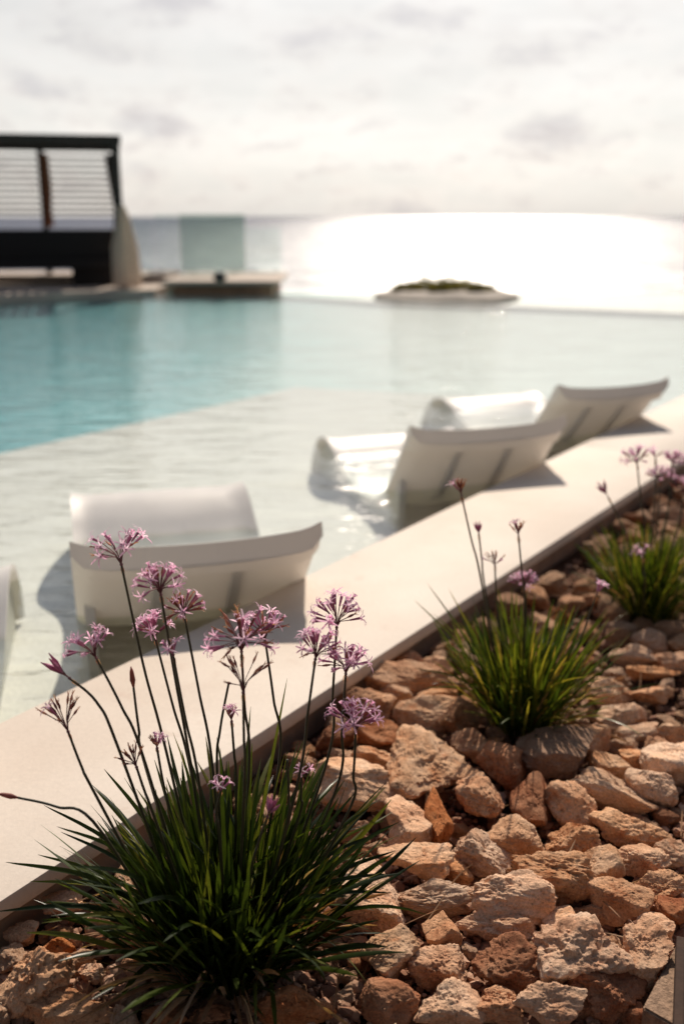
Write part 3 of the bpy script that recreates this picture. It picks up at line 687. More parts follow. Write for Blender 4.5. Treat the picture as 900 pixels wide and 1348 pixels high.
ROCKS = [  # u, v, w, h (photo pixels), turn in degrees, lift, style, material, label
 (567,1008,112,84,10,.018,'angular','P','large ridged pale rock at the centre, above the reddish plank-shaped stone'),
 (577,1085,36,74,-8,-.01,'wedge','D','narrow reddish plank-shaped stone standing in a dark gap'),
 (628,1046,66,74,20,.008,'angular','T','tall lumpy rock just right of the large ridged one'),
 (700,1062,52,64,0,-.002,'wedge','D','dull brown rock with a flat shaded front, below the grey stone'),
 (751,1060,66,58,-20,.006,'smooth','P','pale boulder crossed by thin stem shadows, below the grey stone'),
 (728,990,88,66,-30,.004,'wedge','G','smooth grey-brown stone directly below the middle clump'),
 (805,1043,108,44,-38,.004,'angular','P','long rock slanting down to the right above the pointed one'),
 (856,1037,62,48,-30,.006,'smooth','P','oblong rounded rock next to the broad slab at the right edge'),
 (892,1008,92,64,0,-.004,'slab','P','broad flat tan slab cut by the right edge'),
 (679,1103,70,50,-25,.006,'smooth','P','egg-shaped smooth rock left of centre of the bed'),
 (634,1123,72,56,-35,.004,'pitted','P','blunt oval rock with two dark shadow bars'),
 (748,1111,74,44,25,.002,'hollow','T','brown rock with a worn hollow, right of the egg-shaped one'),
 (827,1092,94,46,-15,.004,'angular','P','pointed pale rock below the long slanting one'),
 (843,1133,66,40,15,.002,'pitted','P','coarse pitted rock left of the small right edge stone'),
 (886,1124,54,32,5,.0,'pitted','P','small craggy stone touching the right edge'),
 (789,1140,56,46,0,.006,'wedge','P','little pyramid-shaped rock with a pale top'),
 (725,1158,106,62,-25,.004,'pitted','T','rock riddled with round holes at the middle right'),
 (674,1184,104,60,-8,.012,'angular','P','big pale rock with a flat lit top and notched lower edge'),
 (549,1142,92,46,4,.008,'slab','P','brick-shaped flat-topped rock beside the leaf tips'),
 (602,1150,36,34,0,-.004,'pitted','T','small crumbly rock tight against the brick-shaped one'),
 (567,1182,110,46,6,.004,'pitted','P','long knobbly rock below the brick-shaped one'),
 (480,1186,84,84,35,.0,'slab','P','big slanting slab under the right hand leaf tips'),
 (651,1216,102,42,-10,.002,'angular','P','long low rock below the big notched one'),
 (582,1229,44,52,10,.002,'wedge','T','small cube-like rock with a shaded left side'),
 (815,1190,78,50,-28,.006,'wedge','T','smooth wedge with a lit top edge and flat shaded face'),
 (781,1203,62,30,-25,-.002,'angular','T','thin sliver of rock left of the smooth wedge'),
 (868,1168,68,36,15,.0,'hollow','T','curled rock with a hollow top near the right edge'),
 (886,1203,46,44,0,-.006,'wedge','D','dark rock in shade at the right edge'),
 (735,1222,46,44,0,-.006,'wedge','P','plain pale rock just above the largest pitted one'),
 (861,1229,44,46,-20,.002,'wedge','P','small pale-capped rock above the sandstone slab'),
 (849,1264,60,72,-20,.004,'slab','P','flat-topped rock leaning next to the sandstone slab'),
 (766,1258,114,86,-8,.016,'pitted','P','largest pitted rock of the lower right'),
 (675,1268,96,68,8,.004,'pitted','D','dark red-brown rock left of the largest pitted one'),
 (574,1271,74,50,-15,.002,'pitted','T','jagged rock with a bitten edge at the lower centre'),
 (514,1262,70,66,10,.006,'angular','P','pale block-like rock right of the front clump'),
 (512,1316,72,60,-35,.002,'smooth','D','smooth brown rock lying below the pale block-like one'),
 (590,1322,88,58,5,.004,'angular','P','broad rough rock cut by the bottom edge, lower centre'),
 (797,1305,102,64,12,.0,'hollow','D','reddish hollowed rock below the largest pitted one'),
 (722,1323,88,60,0,.008,'angular','P','pale rock with a rounded groove at the bottom edge'),
 (655,1324,62,48,0,-.004,'pitted','T','crumbling rock between two larger ones at the bottom edge'),
 (472,1264,32,32,0,-.006,'wedge','D','small dark stone hidden beside the front clump'),
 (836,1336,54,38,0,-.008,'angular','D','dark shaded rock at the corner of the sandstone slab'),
 (536,1092,64,62,-45,.0,'wedge','P','pale ridged rock behind the leaf tips, left of the reddish plank'),
 (468,1036,104,66,-8,.006,'slab','P','large flat-topped rock behind the right hand stems'),
 (497,998,66,38,0,.002,'angular','P','rough tan rock behind the lowest pink flower head'),
 (662,1006,60,62,0,.0,'angular','D','dull brown block below the left side of the middle clump'),
 (622,984,50,42,20,.004,'angular','T','craggy rock under the left leaves of the middle clump'),
 (774,979,62,40,8,.004,'slab','T','squared brown rock right of the grey stone'),
 (838,968,58,24,6,.002,'angular','P','thin pale flat rock right of the squared brown one'),
 (802,1013,50,36,-25,.0,'slab','P','pale stepped rock above the long slanting one'),
 (830,1001,32,30,0,.002,'wedge','T','little square stone beside the broad slab'),
 (484,930,66,52,-10,.004,'angular','T','orange-tan rock directly behind the second lowest flower head'),
 (540,900,112,44,-12,.0,'slab','T','wide tan rock lying along the coping between the clumps'),
 (520,915,42,30,0,.006,'angular','P','pale knob on the front of the wide tan rock'),
 (560,940,80,46,-5,.004,'angular','P','pale wrinkled rock above the large ridged one'),
 (603,946,60,50,15,.002,'angular','T','knobbly rock left of the base of the middle clump'),
 (496,971,52,40,0,-.002,'wedge','D','orange-brown rock with a shaded front among the stems'),
 (542,873,46,28,10,.0,'angular','T','lumpy rock against the coping edge'),
 (577,880,38,28,0,.0,'angular','P','small rock between the coping edge and the middle clump'),
 (572,918,54,26,-12,.004,'smooth','T','long smooth rock half under the left leaf tips of the middle clump'),
 (801,912,64,36,-18,.006,'angular','P','pale slanting rock under the right leaves of the middle clump'),
 (817,943,60,38,0,.004,'wedge','P','smooth tent-shaped rock right of the middle clump'),
 (862,889,70,20,-4,.002,'slab','T','flat shelf-like rock near the right edge'),
 (857,915,54,26,-5,.002,'angular','T','reddish rock in front of the shelf-like one'),
 (831,865,60,30,-8,.004,'angular','P','rounded pale rock below the farthest clump'),
 (885,872,48,32,8,.002,'angular','T','tan rock at the right edge below the farthest clump'),
 (886,966,42,34,0,.002,'angular','P','knuckle-shaped rock at the right edge'),
 (862,985,32,30,0,.0,'pitted','T','small cracked rock left of the knuckle-shaped one'),
 (27,1232,42,32,15,.002,'angular','P','small pale rock nearest the coping in the lower left'),
 (48,1292,92,80,5,.004,'pitted','P','big pitted rock in the lower left corner'),
 (88,1330,128,44,10,.004,'slab','T','layered slab striped with shadow in the lower left'),
 (120,1283,34,26,0,.002,'angular','P','small pale rock in the leaf shade, lower left'),
 (84,1192,62,34,-20,.002,'angular','P','lit rock under the left leaf tips of the front clump'),
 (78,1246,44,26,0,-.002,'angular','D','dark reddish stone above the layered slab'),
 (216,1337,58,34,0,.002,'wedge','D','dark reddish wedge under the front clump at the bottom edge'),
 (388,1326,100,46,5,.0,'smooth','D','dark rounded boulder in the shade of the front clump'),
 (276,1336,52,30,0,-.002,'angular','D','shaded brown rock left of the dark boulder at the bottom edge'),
]
MM = {'T': M_ROCK, 'P': M_ROCKP, 'D': M_ROCKD, 'G': M_ROCKG}
placed = []
for i, (u, v, w, h, rz, lift, sty, mk, lab) in enumerate(ROCKS):
    base = -0.098 + lift
    for _ in range(3):
        p = ground(u, v, base + 0.02); dd = fwd(p)
        phi = math.atan2(H - p.z, p.y); wz = w / F * dd * 1.12; hw = h / F * dd * 0.99
        hz = hw / math.sqrt((1.35 * math.sin(phi)) ** 2 + math.cos(phi) ** 2)
        hz = min(hz, 0.085); dy = math.sqrt(max(1e-5, hw ** 2 - (hz * math.cos(phi)) ** 2)) / math.sin(phi)
        p = ground(u, v, base + hz * 0.42)
    P, Fc = rock_mesh(100 + i * 13, sty, 6 if w > 58 else 5)
    P = P * np.array([wz, dy * 1.05, hz * 1.12])
    a = R(random.uniform(-6, 6)); b = R(random.uniform(-8, 8))
    Rm = np.array((Matrix.Rotation(R(rz * 0.6), 3, 'Z') @ Matrix.Rotation(a, 3, 'X') @ Matrix.Rotation(b, 3, 'Y')))
    P = P @ Rm.T
    me = mesh_from('rock', P, Fc, MM[mk])
    o = D.objects.new('rock', me); o.location = p; link(o); tag(o, lab, 'rock', 'limestone rocks covering the bed')
    placed.append((p.x, p.y, max(wz, dy) * 0.5, min(wz, dy) * .5, math.radians(rz) + (0 if wz > dy else math.pi / 2)))
# smaller rocks that fill the gaps: prototypes copied as objects of their own
protos = []
for k in range(14):
    P, Fc = rock_mesh(900 + k * 17, ['angular', 'pitted', 'wedge', 'angular', 'slab', 'smooth', 'pitted'][k % 7], 5)
    protos.append(P.astype(float)); protos[-1] = (P, Fc)
pm = {}
def fits(x, y, r, tol):
    for (a, b, R1, R2, an) in placed:
        dx, dy = x - a, y - b
        if abs(dx) > 0.2 or abs(dy) > 0.2: continue
        lx = dx * math.cos(an) + dy * math.sin(an); ly = -dx * math.sin(an) + dy * math.cos(an)
        if (lx / (R1 + r * tol)) ** 2 + (ly / (R2 + r * tol)) ** 2 < 1: return False
    return True
fill = []
plants_at = [(ground(300, 1262, -.09), .075), (ground(688, 950, -.09), .06), (ground(850, 812, -.09), .06)]
slab_c = ground(905, 1300, -.05)
def in_bed(x, y, r):
    q = Vector((x, y, 0)) - E0; s = -q.dot(nc) - cw
    return s > r * 0.9
def try_fill(count, r0, r1, tol, box):
    n = 0; tries = 0
    while n < count and tries < 24000:
        tries += 1
        u = random.uniform(box[0], box[2]); v = random.uniform(box[1], box[3])
        p = ground(u, v, -0.09); r = random.uniform(r0, r1)
        if not in_bed(p.x, p.y, r): continue
        if (Vector((p.x, p.y)) - Vector((slab_c.x + .03, slab_c.y))).length < r + .08: continue
        if any((Vector((p.x, p.y)) - Vector((c.x, c.y))).length < q * 0.75 for c, q in plants_at): continue
        if not fits(p.x, p.y, r, tol): continue
        placed.append((p.x, p.y, r, r * .8, 0.0)); fill.append((p.x, p.y, r)); n += 1
try_fill(78, 0.036, 0.058, 0.72, (560, 610, 930, 900))
try_fill(26, 0.032, 0.052, 0.70, (380, 830, 640, 1010))
try_fill(18, 0.030, 0.048, 0.70, (-20, 1170, 260, 1360))
try_fill(8, 0.030, 0.048, 0.72, (300, 1000, 500, 1360))
try_fill(60, 0.018, 0.032, 0.60, (420, 850, 920, 1360))
try_fill(64, 0.013, 0.024, 0.45, (-20, 900, 920, 1360))
print('fill rocks', len(fill), 'hand', len(ROCKS))
for i, (x, y, r) in enumerate(fill):
    k = i % 14; mk = random.choice('TTPPPD'); key = (k, mk)
    if key not in pm: pm[key] = mesh_from('small_rock', protos[k][0], protos[k][1], MM[mk])
    o = D.objects.new('small_rock', pm[key]); f = random.uniform(.7, 1.0)
    hz = min(r * 2 * random.uniform(.55, .85), .075)
    o.scale = (r * 2.15, r * 2.0 * f, hz); o.rotation_euler = (R(random.uniform(-14, 14)), R(random.uniform(-14, 14)), random.uniform(0, 6.28))
    o.location = (x, y, -0.112 + hz * 0.5 + (0.004 if r > .03 else 0)); link(o)
    far_ = y > 2.35
    tag(o, 'plain tan stone in the blurred stretch of bed beyond the middle clump' if far_ else 'small plain stone filling a gap between the larger rocks', 'rock',
        'plain stones of the far stretch of bed' if far_ else 'small stones filling the gaps')
# grit under the stones
V = []; Fc = []; P, fc = rock_mesh(5, 'angular', 2)
for i in range(17000):
    u = random.uniform(-60, 1100); v = random.uniform(600, 1480); p = ground(u, v, -.112)
    if not in_bed(p.x, p.y, .01): continue
    r = .0035 + .013 * random.random() ** 2.2 ; p.z += random.random() * .016; an = random.uniform(0, 6.28); c, s = math.cos(an), math.sin(an); b = len(V)
    for q in P: V.append((p.x + (q[0] * c - q[1] * s) * r * 2, p.y + (q[0] * s + q[1] * c) * r * 2, p.z + q[2] * r * 1.4))
    Fc += [tuple(j + b for j in f) for f in fc]
o = mesh_obj('gravel', V, Fc, M_GRIT); tag(o, 'loose grit and soil crumbs showing in the gaps under the rocks', 'gravel', None, 'stuff')

# ---------------------------------------------------------------- sandstone slab and a strip for its shaded side, lower right
z = -0.045
cr = [ground(893, 1236, z), ground(845, 1326, z), ground(890, 1352, z), ground(990, 1375, z), ground(990, 1240, z)]
mb = MB(); mb.prism([(p.x, p.y) for p in cr][::-1] if False else [(p.x, p.y) for p in cr], -0.13, z)
cen = sum(cr, Vector()) / 5
o = mb.build('stone_slab', M_PAVER); tag(o, 'grainy flat sandstone slab with a straight cut edge in the lower right corner', 'slab')
bm = bmesh.new(); bm.from_mesh(o.data); bmesh.ops.recalc_face_normals(bm, faces=bm.faces[:]); bmesh.ops.bevel(bm, geom=bm.edges[:], offset=.003, segments=2, affect='EDGES'); bm.to_mesh(o.data); bm.free()
a, b = ground(889, 1236, z + .02), ground(884, 1372, z + .02); d = (b - a); c = (a + b) / 2
mb = MB(); mb.box((c.x + .008, c.y, -0.07), (d.length, 0.014, 0.10), Matrix.Rotation(math.atan2(d.y, d.x), 3, 'Z'), 0, .002)
tag(mb.build('slab_side_strip', M_SLABSIDE), 'dark strip standing for the shaded side of the sandstone slab at the right edge', 'slab side')

# ---------------------------------------------------------------- plants
def blade(mb, base, az, tilt0, bend, L, w, m=0, twist=0.0, fold=.35, seg=9):
    V = []; p = Vector(base); side = Vector((-math.sin(az), math.cos(az), 0)); tl = tilt0
    rows = []
    for i in range(seg + 1):
        s = i / seg; tl = tilt0 + bend * s ** 1.3
        d = Vector((math.cos(az) * math.sin(tl), math.sin(az) * math.sin(tl), math.cos(tl)))
        if i: p = p + d * (L / seg)
        nn = side.cross(d); sd = side * math.cos(twist * s) + nn * math.sin(twist * s)
        ww = w * (0.75 + 0.25 * min(1, s * 4)) * (1 - max(0, (s - .74) / .26) ** 1.8 * .9) * .5
        n2 = sd.cross(d)
        rows.append((p - sd * ww + n2 * ww * fold, p.copy(), p + sd * ww + n2 * ww * fold))
    for r in rows: V += list(r)
    Fc = []
    for i in range(seg):
        a = i * 3; Fc += [(a, a + 1, a + 4, a + 3), (a + 1, a + 2, a + 5, a + 4)]
    mb.add(V, Fc, m)
def floret(mb, p, d, size=1.0, spent=False, openp=1.0, rg=random):
    """tube with six narrow spreading petals"""
    d = d.normalized(); a = d.cross(Vector((.2, .1, .97))); a = a.normalized() if a.length > .05 else Vector((1, 0, 0)); b = d.cross(a)
    L = .013 * size; e = p + d * L
    if spent:
        mb.tube([p, p + d * L * .5, e], [.0011 * size, .0022 * size, .0012 * size], 5, 3)
        for k in range(4):
            q = k * 1.57 + rg.random(); o_ = (a * math.cos(q) + b * math.sin(q)); t = e + (d * .007 + o_ * .0035 * rg.uniform(.2, 1.6)) * size
            w = d.cross(o_) * .0008 * size; mb.add([e - w, e + w, t + w * .6, t - w * .6], [(0, 1, 2, 3)], 3)
        return
    mb.tube([p, p + d * L * .5, e], [.0011 * size, .0015 * size, .0019 * size], 6, 1)
    for k in range(6):
        q = k * math.pi / 3 + rg.uniform(-.12, .12); o_ = (a * math.cos(q) + b * math.sin(q)); sd = d.cross(o_).normalized()
        pl = .0125 * size * rg.uniform(.8, 1.15); w = .00105 * size
        op = openp * rg.uniform(.75, 1.1)
        pts = [e - d * .001, e + (o_ * .35 * op + d * (.3)) * pl, e + (o_ * .78 * op + d * .38) * pl, e + (o_ * 1.08 * op + d * (.34 if k % 2 else .2)) * pl]
        ws = [w * .6, w, w * .95, w * .12]; V = []
        for x, ww in zip(pts, ws): V += [x - sd * ww, x + d * ww * -.15, x + sd * ww]
        Fc = []
        for i in range(3): Fc += [(i * 3, i * 3 + 1, i * 3 + 4, i * 3 + 3), (i * 3 + 1, i * 3 + 2, i * 3 + 5, i * 3 + 4)]
        mb.add(V, Fc, 2)
def umbel(head, axis, style, size, parent, seed, name='flower_head'):
    size *= 1.22
    rg = random.Random(seed); mb = MB(); axis = axis.normalized()
    a = axis.cross(Vector((.3, .9, .1))).normalized(); b = axis.cross(a)
    nfl = {'open': 23, 'fan': 16, 'mixed': 32, 'spent': 13, 'sparse': 11, 'bud': 5, 'tiny': 4, 'dried': 10}[style]
    if style == 'spathe':
        pass
    for k in range(nfl):
        th = 6.283 * (k * .618) + rg.uniform(-.4, .4)
        el = {'open': rg.uniform(.15, 1.45), 'fan': rg.uniform(.3, 1.35), 'mixed': rg.uniform(.0, 1.7), 'spent': rg.uniform(.1, 1.0), 'sparse': rg.uniform(.2, 1.25),
              'bud': rg.uniform(0, .45), 'tiny': rg.uniform(0, 1.0), 'dried': rg.uniform(0, .6)}[style]
        PL = {'open': .024, 'fan': .028, 'mixed': .027, 'spent': .030, 'sparse': .038, 'bud': .010, 'tiny': .004, 'dried': .010}[style] * rg.uniform(.75, 1.15) * size
        o_ = a * math.cos(th) + b * math.sin(th)
        d0 = (axis + o_ * .5 * math.sin(el)).normalized(); d1 = (axis * math.cos(el) + o_ * math.sin(el)).normalized()
        p1 = head + d0 * PL * .45; p2 = p1 + d1 * PL * .55
        mb.tube([head, p1, p2], [.0008, .00065, .0008], 4, 0)
        dd = (d1 + Vector((0, 0, -.25 if rg.random() < .3 else .1)) + o_ * .1).normalized()
        sp = {'open': .18, 'fan': .12, 'mixed': .62, 'spent': .95, 'sparse': 1.0, 'bud': 0, 'tiny': .1, 'dried': .85}[style]
        if style == 'bud':
            L = .020 * size; mb.tube([p2, p2 + dd * L * .45, p2 + dd * L], [.0012, .0024 * size, .0006], 6, 1)
        else:
            spent = rg.random() < sp
            floret(mb, p2, dd, (1.10 if not spent else .9) * size ** .35, spent, rg.choice([1.0, 1.0, .35]), rg)
    # papery bracts and a knob at the head of the stem
    mb.tube([head - axis * .003, head, head + axis * .003], [.0014, .0028, .0012], 6, 0)
    for k in range(2):
        o_ = a * math.cos(k * 3 + rg.random()) + b * math.sin(k * 3); L = .012 * size
        mb.add([head + o_ * .001, head - axis * L * .4 + o_ * .004, head - axis * L + o_ * .003, head - axis * L * .4 + o_ * .0025], [(0, 1, 2, 3)], 3)
    return mb.build(name, [M_PED, M_TUBE, M_PETAL, M_SPENT], parent)
def stalk(plant, root, pts, r, style, size, seed):
    """pts: list of world points root side first, last is the head"""
    P = catmull([tuple(p) for p in [root] + pts], 22); P = [Vector(p) - plant.location for p in P]
    mb = MB(); mb.tube(P, [r * (1.12 - .3 * i / 22) for i in range(23)], 7); s = mb.build('flower_stalk', M_STEM, plant, True)
    ax = (P[-1] - P[-3]).normalized()
    if style == 'spathe':
        b = MB(); L = .03 * size; b.tube([P[-1], P[-1] + ax * L * .35, P[-1] + ax * L * .75, P[-1] + ax * L], [.0015, .0042, .0030, .0004], 8, 0)
        b.build('flower_bud', [M_SPENT], s, True)
    elif style != 'none': umbel(P[-1], ax, style, size, s, seed)
    return s
def clump(name, loc, nb, Lr, wr, brad, mats, seed, label, dry=14, biases=(0, 0), tmax=1.25):
    global random
    st_ = random.getstate(); random.seed(seed)
    o = empty(name, loc); tag(o, label, 'plant', 'flowering society garlic clumps in the rock bed')
    mb = MB()
    for i in range(nb):
        az = random.uniform(0, 6.283); q = random.random() ** .55
        rr = brad * (q * .9 + random.uniform(0, .15)); tilt = 0.03 + q * random.uniform(.35, tmax)
        bx, by = math.cos(az) * rr, math.sin(az) * rr
        L = random.uniform(*Lr) * (1.0 - .12 * q)
        az2 = az + random.gauss(0, .5) if random.random() < .7 else random.uniform(0, 6.283)
        blade(mb, (bx + biases[0] * 0, by, random.uniform(-.012, .01)), az2, tilt * .75, random.choice((random.uniform(-.1, .4), random.uniform(.1, .9))) * (0.4 + q) , L, random.uniform(*wr), 0, random.gauss(0, .7))
    mb.build('leaves', mats[0], o, True)
    mb = MB()
    for i in range(dry):
        az = random.uniform(0, 6.283); rr = brad * random.uniform(.3, 1.0)
        blade(mb, (math.cos(az) * rr, math.sin(az) * rr, 0), az, random.uniform(.15, 1.2), random.uniform(.3, 1.3), random.uniform(Lr[0] * .5, Lr[0] * 1.35), random.uniform(*wr) * .8, 0, random.gauss(0, 2.0), .5)
    mb.build('dry_leaves', M_DRY, o, True)
    random.setstate(st_)
    return o
# --- front clump
c1 = plants_at[0][0]; c1.y += .01
pl1 = clump('flowering_plant', c1, 560, (.17, .36), (.0055, .0098), .105, [M_LEAF], 21, 'largest nearest dark green clump with many pink flower heads on tall stems', 110, tmax=1.2)
# a few long leaves read off the photo: (tip), base
mb = MB()
def far_leaf(mb, u, v, Y, w, z0=.02, sag=.04, plant=c1):
    tip = at(u, v, Y) - plant; b = Vector((tip.x * .12, tip.y * .12, z0)); mid = b.lerp(tip, .5) + Vector((0, 0, sag))
    P = catmull([tuple(b), tuple(mid), tuple(tip)], 12); P = [Vector(p) for p in P]; V = []; Fc = []
    for i, p in enumerate(P):
        t = (P[min(i + 1, 12)] - P[max(i - 1, 0)]).normalized(); sd = t.cross(Vector((0, -.55, .8))).normalized(); s = i / 12
        ww = w * .5 * (1 - max(0, (s - .6) / .4) ** 1.6 * .94); n2 = sd.cross(t)
        V += [p - sd * ww + n2 * ww * .3, p, p + sd * ww + n2 * ww * .3]
    for i in range(12): a = i * 3; Fc += [(a, a + 1, a + 4, a + 3), (a + 1, a + 2, a + 5, a + 4)]
    mb.add(V, Fc, 0)
LW1 = 1.35
for (u, v, Y, w, sg) in [(8,1135,1.33,.0062,.05),(-6,1200,1.26,.006,.05),(58,1060,1.36,.005,.05),(50,1125,1.40,.0055,.04),(75,1088,1.30,.005,.06),(137,1012,1.42,.0055,.04),
    (80,1095,1.45,.005,.04),(40,1160,1.38,.0055,.05),(100,1140,1.22,.006,.06),(55,1215,1.20,.005,.05),(520,1120,1.36,.006,.04),(512,1150,1.33,.0055,.05),(505,1095,1.42,.005,.05),
    (490,1060,1.40,.005,.04),(515,1175,1.30,.005,.05),(470,1040,1.38,.0055,.02),(455,1215,1.24,.006,.05),(330,930,1.42,.0045,.0),(378,893,1.44,.0042,.0),(420,1000,1.42,.005,.0),
    (290,985,1.40,.005,.0),(215,1240,1.15,.0075,.05),(225,1265,1.15,.007,.04),(180,1190,1.16,.007,.06),(400,1250,1.17,.0065,.04),(345,1235,1.14,.006,.04),(460,1180,1.22,.0055,.05),(480,1120,1.5,.005,.03)]:
    far_leaf(mb, u, v, Y, w * LW1, .0, sg)
mb.build('long_leaves', M_LEAF, pl1, True)
ST1 = [ # head(u,v), via points, depth, style, size
 ((160,743), [(190,880),(218,985)], 1.40, 'fan', 1.12), ((212,783), [(232,900),(250,1000)], 1.36, 'open', .95), ((205,842), [(228,930),(250,1010)], 1.44, 'open', .85),
 ((243,812), [(262,910),(280,1010)], 1.40, 'mixed', .72), ((228,862), [(245,950),(262,1030)], 1.34, 'tiny', 1.1), ((127,866), [(160,930),(190,1000)], 1.32, 'fan', .88), ((92,893), [(128,925),(158,990)], 1.30, 'bud', 1.25),
 ((90,963), [(108,1010),(128,1050)], 1.28, 'spent', 1.0), ((176,905), [(183,960),(192,1010)], 1.34, 'spathe', 1.15), ((318,858), [(322,930),(328,1010)], 1.34, 'mixed', 1.38),
 ((349,842), [(360,920),(368,1000)], 1.42, 'open', 1.0), ((320,912), [(321,970),(322,1030)], 1.29, 'sparse', 1.0), ((301,900), [(290,960),(286,1020)], 1.44, 'none', 1), ((443,826), [(438,910),(431,1000)], 1.42, 'open', 1.18),
 ((415,868), [(405,940),(392,1030)], 1.34, 'open', .98), ((455,887), [(450,960),(442,1040)], 1.38, 'open', 1.05), ((468,963), [(465,1020),(458,1070)], 1.33, 'open', 1.1),
 ((397,1022), [(396,1050),(392,1080)], 1.36, 'tiny', .7), ((291,1040), [(285,1070),(290,1110)], 1.28, 'tiny', .6), ((352,1075), [(340,1110),(330,1150)], 1.24, 'bud', .9), ((24,1050), [(75,1062),(130,1090)], 1.26, 'spathe', 1.0),
 ((305,950), [(308,990),(311,1040)], 1.40, 'dried', .7), ((378,1000), [(380,1050),(376,1090)], 1.3, 'none', 1), ((207,985), [(215,1030),(225,1070)], 1.37, 'dried', .6), ((180,1010), [(190,1040),(205,1080)], 1.3, 'spent', .6)]
for k, (hd, via, Y, sty, sz) in enumerate(ST1):
    P = [at(u, v, Y + .0) for (u, v) in via[::-1]] + [at(*hd, Y)]
    rt = Vector((c1.x + (P[0].x - c1.x) * .35, c1.y + (Y - 1.34) * .5, c1.z))
    stalk(pl1, rt, P, .00225, sty, sz, 300 + k)
# --- middle clump
c2 = plants_at[1][0]
pl2 = clump('flowering_plant', c2, 400, (.17, .33), (.0045, .0075), .085, [M_LEAF2], 33, 'medium yellow-green clump in the middle with mostly faded flower heads', 50, tmax=1.15)
for k, (hd, via, Y, sty, sz) in enumerate([((607,652), [(620,710),(633,765)], 2.12, 'dried', 1.5), ((682,706), [(686,750),(690,800)], 2.10, 'dried', 1.25), ((651,746), [(652,770),(655,810)], 2.16, 'spent', .62),
    ((630,704), [(634,740),(638,775)], 2.18, 'bud', .9), ((690,775), [(692,800),(692,840)], 2.24, 'open', .85), ((785,782), [(775,810),(760,850)], 2.1, 'tiny', 1.6)]):
    P = [at(u, v, Y) for (u, v) in via[::-1]] + [at(*hd, Y)]; stalk(pl2, Vector((c2.x + (P[0].x - c2.x) * .4, c2.y + (Y - c2.y) * .3, c2.z)), P, .0023, sty, sz, 500 + k)
mb = MB()
for (u, v, Y, w, sg) in [(545,790,2.15,.005,.03),(562,768,2.2,.005,.02),(545,880,2.05,.0055,.04),(560,905,2.0,.005,.04),(815,825,2.15,.0055,.03),(800,800,2.2,.005,.02),(822,860,2.1,.005,.04),(590,775,2.2,.005,.01)]: far_leaf(mb, u, v, Y, w, .0, sg, c2)
mb.build('long_leaves', M_LEAF2, pl2, True)
# --- far clump
c3 = plants_at[2][0]
pl3 = clump('flowering_plant', c3, 380, (.20, .32), (.0042, .0065), .08, [M_LEAF2], 44, 'farthest dark green clump near the right edge with blurred pink heads', 16, tmax=.95)
for k, (hd, via, Y, sty, sz) in enumerate([((838,612), [(843,660),(848,700)], 2.70, 'open', 1.15), ((862,603), [(862,650),(858,700)], 2.80, 'tiny', 1.8), ((868,634), [(866,670),(862,720)], 2.76, 'open', 1.0), ((884,612), [(880,660),(872,710)], 2.72, 'open', .8),
    ((800,655), [(812,680),(828,720)], 2.66, 'bud', 1.4), ((845,732), [(846,750),(848,770)], 2.6, 'tiny', 1.8), ((898,650), [(893,690),(880,730)], 2.7, 'mixed', 1.0)]):
    P = [at(u, v, Y) for (u, v) in via[::-1]] + [at(*hd, Y)]; stalk(pl3, Vector((c3.x + (P[0].x - c3.x) * .4, c3.y + (Y - c3.y) * .3, c3.z)), P, .0024, sty, sz, 700 + k)
# fallen dry leaves and twigs between the stones
o_lit = MB()
for i in range(70):
    u = random.choice([random.uniform(0, 200), random.uniform(430, 560), random.uniform(560, 900)]); v = random.uniform(1180, 1345) if u < 560 else random.uniform(900, 1345)
    p = ground(u, v, -.075)
    if in_bed(p.x, p.y, .02): blade(o_lit, (p.x, p.y, -.09 + random.uniform(0, .03)), random.uniform(0, 6.28), random.uniform(1.0, 1.5), random.uniform(-.2, .5), random.uniform(.03, .09), .003, 0, random.gauss(0, 2), .6, 5)
tag(o_lit.build('leaf_litter', M_DRY, None, True), 'dry straw-coloured leaf bits scattered between the stones', 'leaf litter', None, 'stuff')

# ---------------------------------------------------------------- light, sky, camera
SUN_EL, SUN_AZ = R(40), R(9.5)          # azimuth to the right of straight ahead (+Y)
sd = Vector((math.sin(SUN_AZ) * math.cos(SUN_EL), math.cos(SUN_AZ) * math.cos(SUN_EL), math.sin(SUN_EL)))
L = D.lights.new('sun', 'SUN'); L.energy = 4.5; L.angle = R(0.5); L.color = (1.0, 0.875, 0.73)
lo = D.objects.new('sun', L); lo.rotation_euler = (-sd).to_track_quat('-Z', 'Y').to_euler(); C.objects.link(lo)
w = D.worlds.new('World'); scene.world = w; w.use_nodes = True; nt = w.node_tree; bg = nt.nodes['Background']
sky = N(nt, 'ShaderNodeTexSky', sky_type='NISHITA'); sky.sun_disc = False; sky.sun_elevation = SUN_EL; sky.sun_rotation = SUN_AZ
sky.air_density = 1.0; sky.dust_density = 1.2; sky.ozone_density = 1.0
gen = N(nt, 'ShaderNodeTexCoord').outputs['Generated']
sep = N(nt, 'ShaderNodeSeparateXYZ'); nt.links.new(gen, sep.inputs[0])
puff = noise(nt, mapping(nt, gen, (1, 1, 2.2)), 8.0, 9, 0.6, 0.15)
low = noise(nt, mapping(nt, gen, (1, 1, 2.4)), 22.0, 7, 0.62, 0.2)
streak = noise(nt, mapping(nt, gen, (1, 1, 7.0), (0, R(8), 0)), 3.0, 6, 0.6, 0.4)
cloud = ramp(nt, puff, [(0.44, 0.0), (0.58, 1.0)])
band = ramp(nt, sep.outputs[2], [(0.0, 0.3), (0.03, 1.0), (0.09, 0.7), (0.14, 0.25)])
lowc = math_(nt, 'MULTIPLY', ramp(nt, low, [(0.46, 0.0), (0.60, 1.0)]), band)
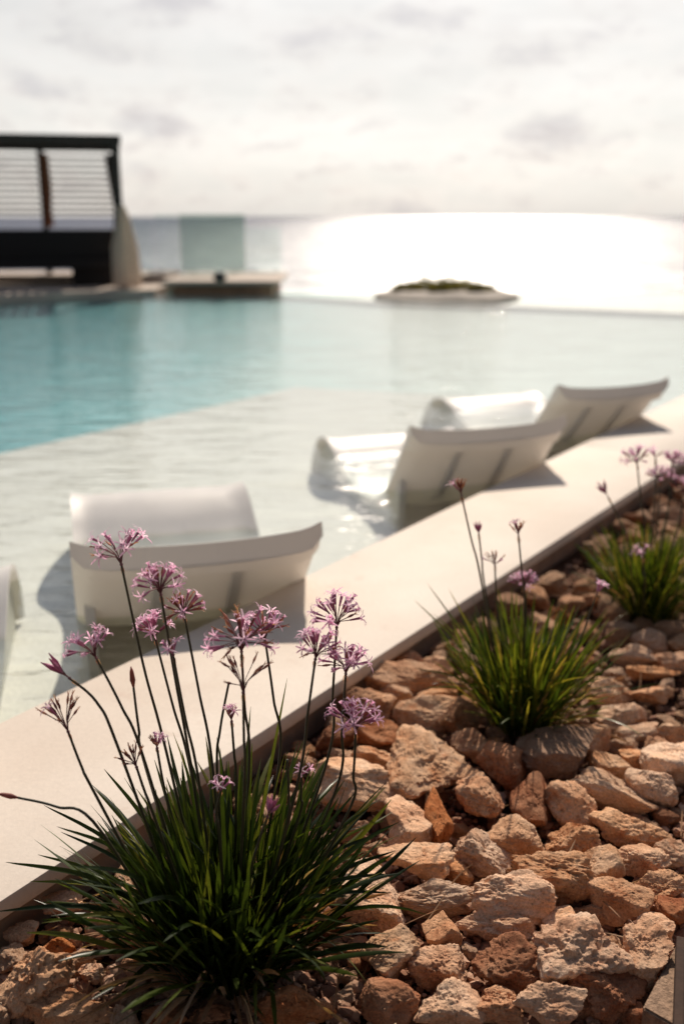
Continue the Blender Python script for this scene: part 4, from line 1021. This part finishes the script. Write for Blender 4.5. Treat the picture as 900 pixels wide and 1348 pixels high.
bw = N(nt, 'ShaderNodeRGBToBW'); nt.links.new(sky.outputs[0], bw.inputs[0])
veil0 = mixc(nt, 1.0, (1.0, 0.97, 0.928), math_(nt, 'MULTIPLY', math_(nt, 'POWER', bw.outputs[0], 0.35), 3.6), 'MULTIPLY')
veil = mixc(nt, 1.0, veil0, ramp(nt, sep.outputs[2], [(0.0, 0.82), (0.05, 0.86), (0.17, 0.86), (0.27, 1.15), (0.5, 0.75), (1.0, 0.35)]), 'MULTIPLY')          # thin high cloud; raised above the frame to brighten pool reflections, dimmed overhead
cover = ramp(nt, sep.outputs[2], [(0.0, 0.93), (0.25, 0.85), (0.5, 0.35), (1.0, 0.12)])
c0 = mixc(nt, cover, sky.outputs[0], veil)
tone = math_(nt, 'ADD', 0.93, math_(nt, 'MULTIPLY', math_(nt, 'SUBTRACT', streak, 0.5), 0.35))
c0 = mixc(nt, 1.0, c0, tone, 'MULTIPLY')
white = mixc(nt, 1.0, c0, ramp(nt, puff, [(0.46, (1.12, 1.10, 1.09)), (0.55, (1.03, 1.01, 1.0)), (0.66, (0.80, 0.785, 0.815))]), 'MULTIPLY')
c1_ = mixc(nt, math_(nt, 'MULTIPLY', cloud, 0.85), c0, white)
c1_ = mixc(nt, lowc, c1_, mixc(nt, 1.0, c1_, ramp(nt, low, [(0.46, (1.13, 1.11, 1.10)), (0.57, (1.0, .98, .98)), (0.68, (0.84, 0.82, 0.835))]), 'MULTIPLY'))
c1_ = mixc(nt, 1.0, c1_, ramp(nt, math_(nt, 'ADD', math_(nt, 'MULTIPLY', sep.outputs[1], 0.5), 0.5), [(0.35, 0.42), (0.8, 1.0)]), 'MULTIPLY')   # sky dimmed behind the camera to cut the fill and deepen shadows
nt.links.new(c1_, bg.inputs['Color']); bg.inputs['Strength'].default_value = 0.13

cam = D.cameras.new('Camera'); co = D.objects.new('Camera', cam); C.objects.link(co); scene.camera = co
co.location = (0, 0, H); co.rotation_euler = (math.pi / 2 - TH, 0, 0)
cam.sensor_fit = 'VERTICAL'; cam.sensor_height = 36.0; cam.sensor_width = 24.0; cam.lens = 36.0 * F / 1348.0
cam.clip_start = 0.05; cam.clip_end = 200000
cam.dof.use_dof = True; cam.dof.focus_distance = 1.62; cam.dof.aperture_fstop = 2.2
vs = scene.view_settings; vs.view_transform = 'Standard'; vs.look = 'None'; vs.exposure = 0.06; vs.gamma = 1.0; vs.use_curve_mapping = False
scene.render.engine = 'CYCLES'
scene.cycles.max_bounces = 8; scene.cycles.transparent_max_bounces = 16; scene.cycles.sample_clamp_indirect = 6
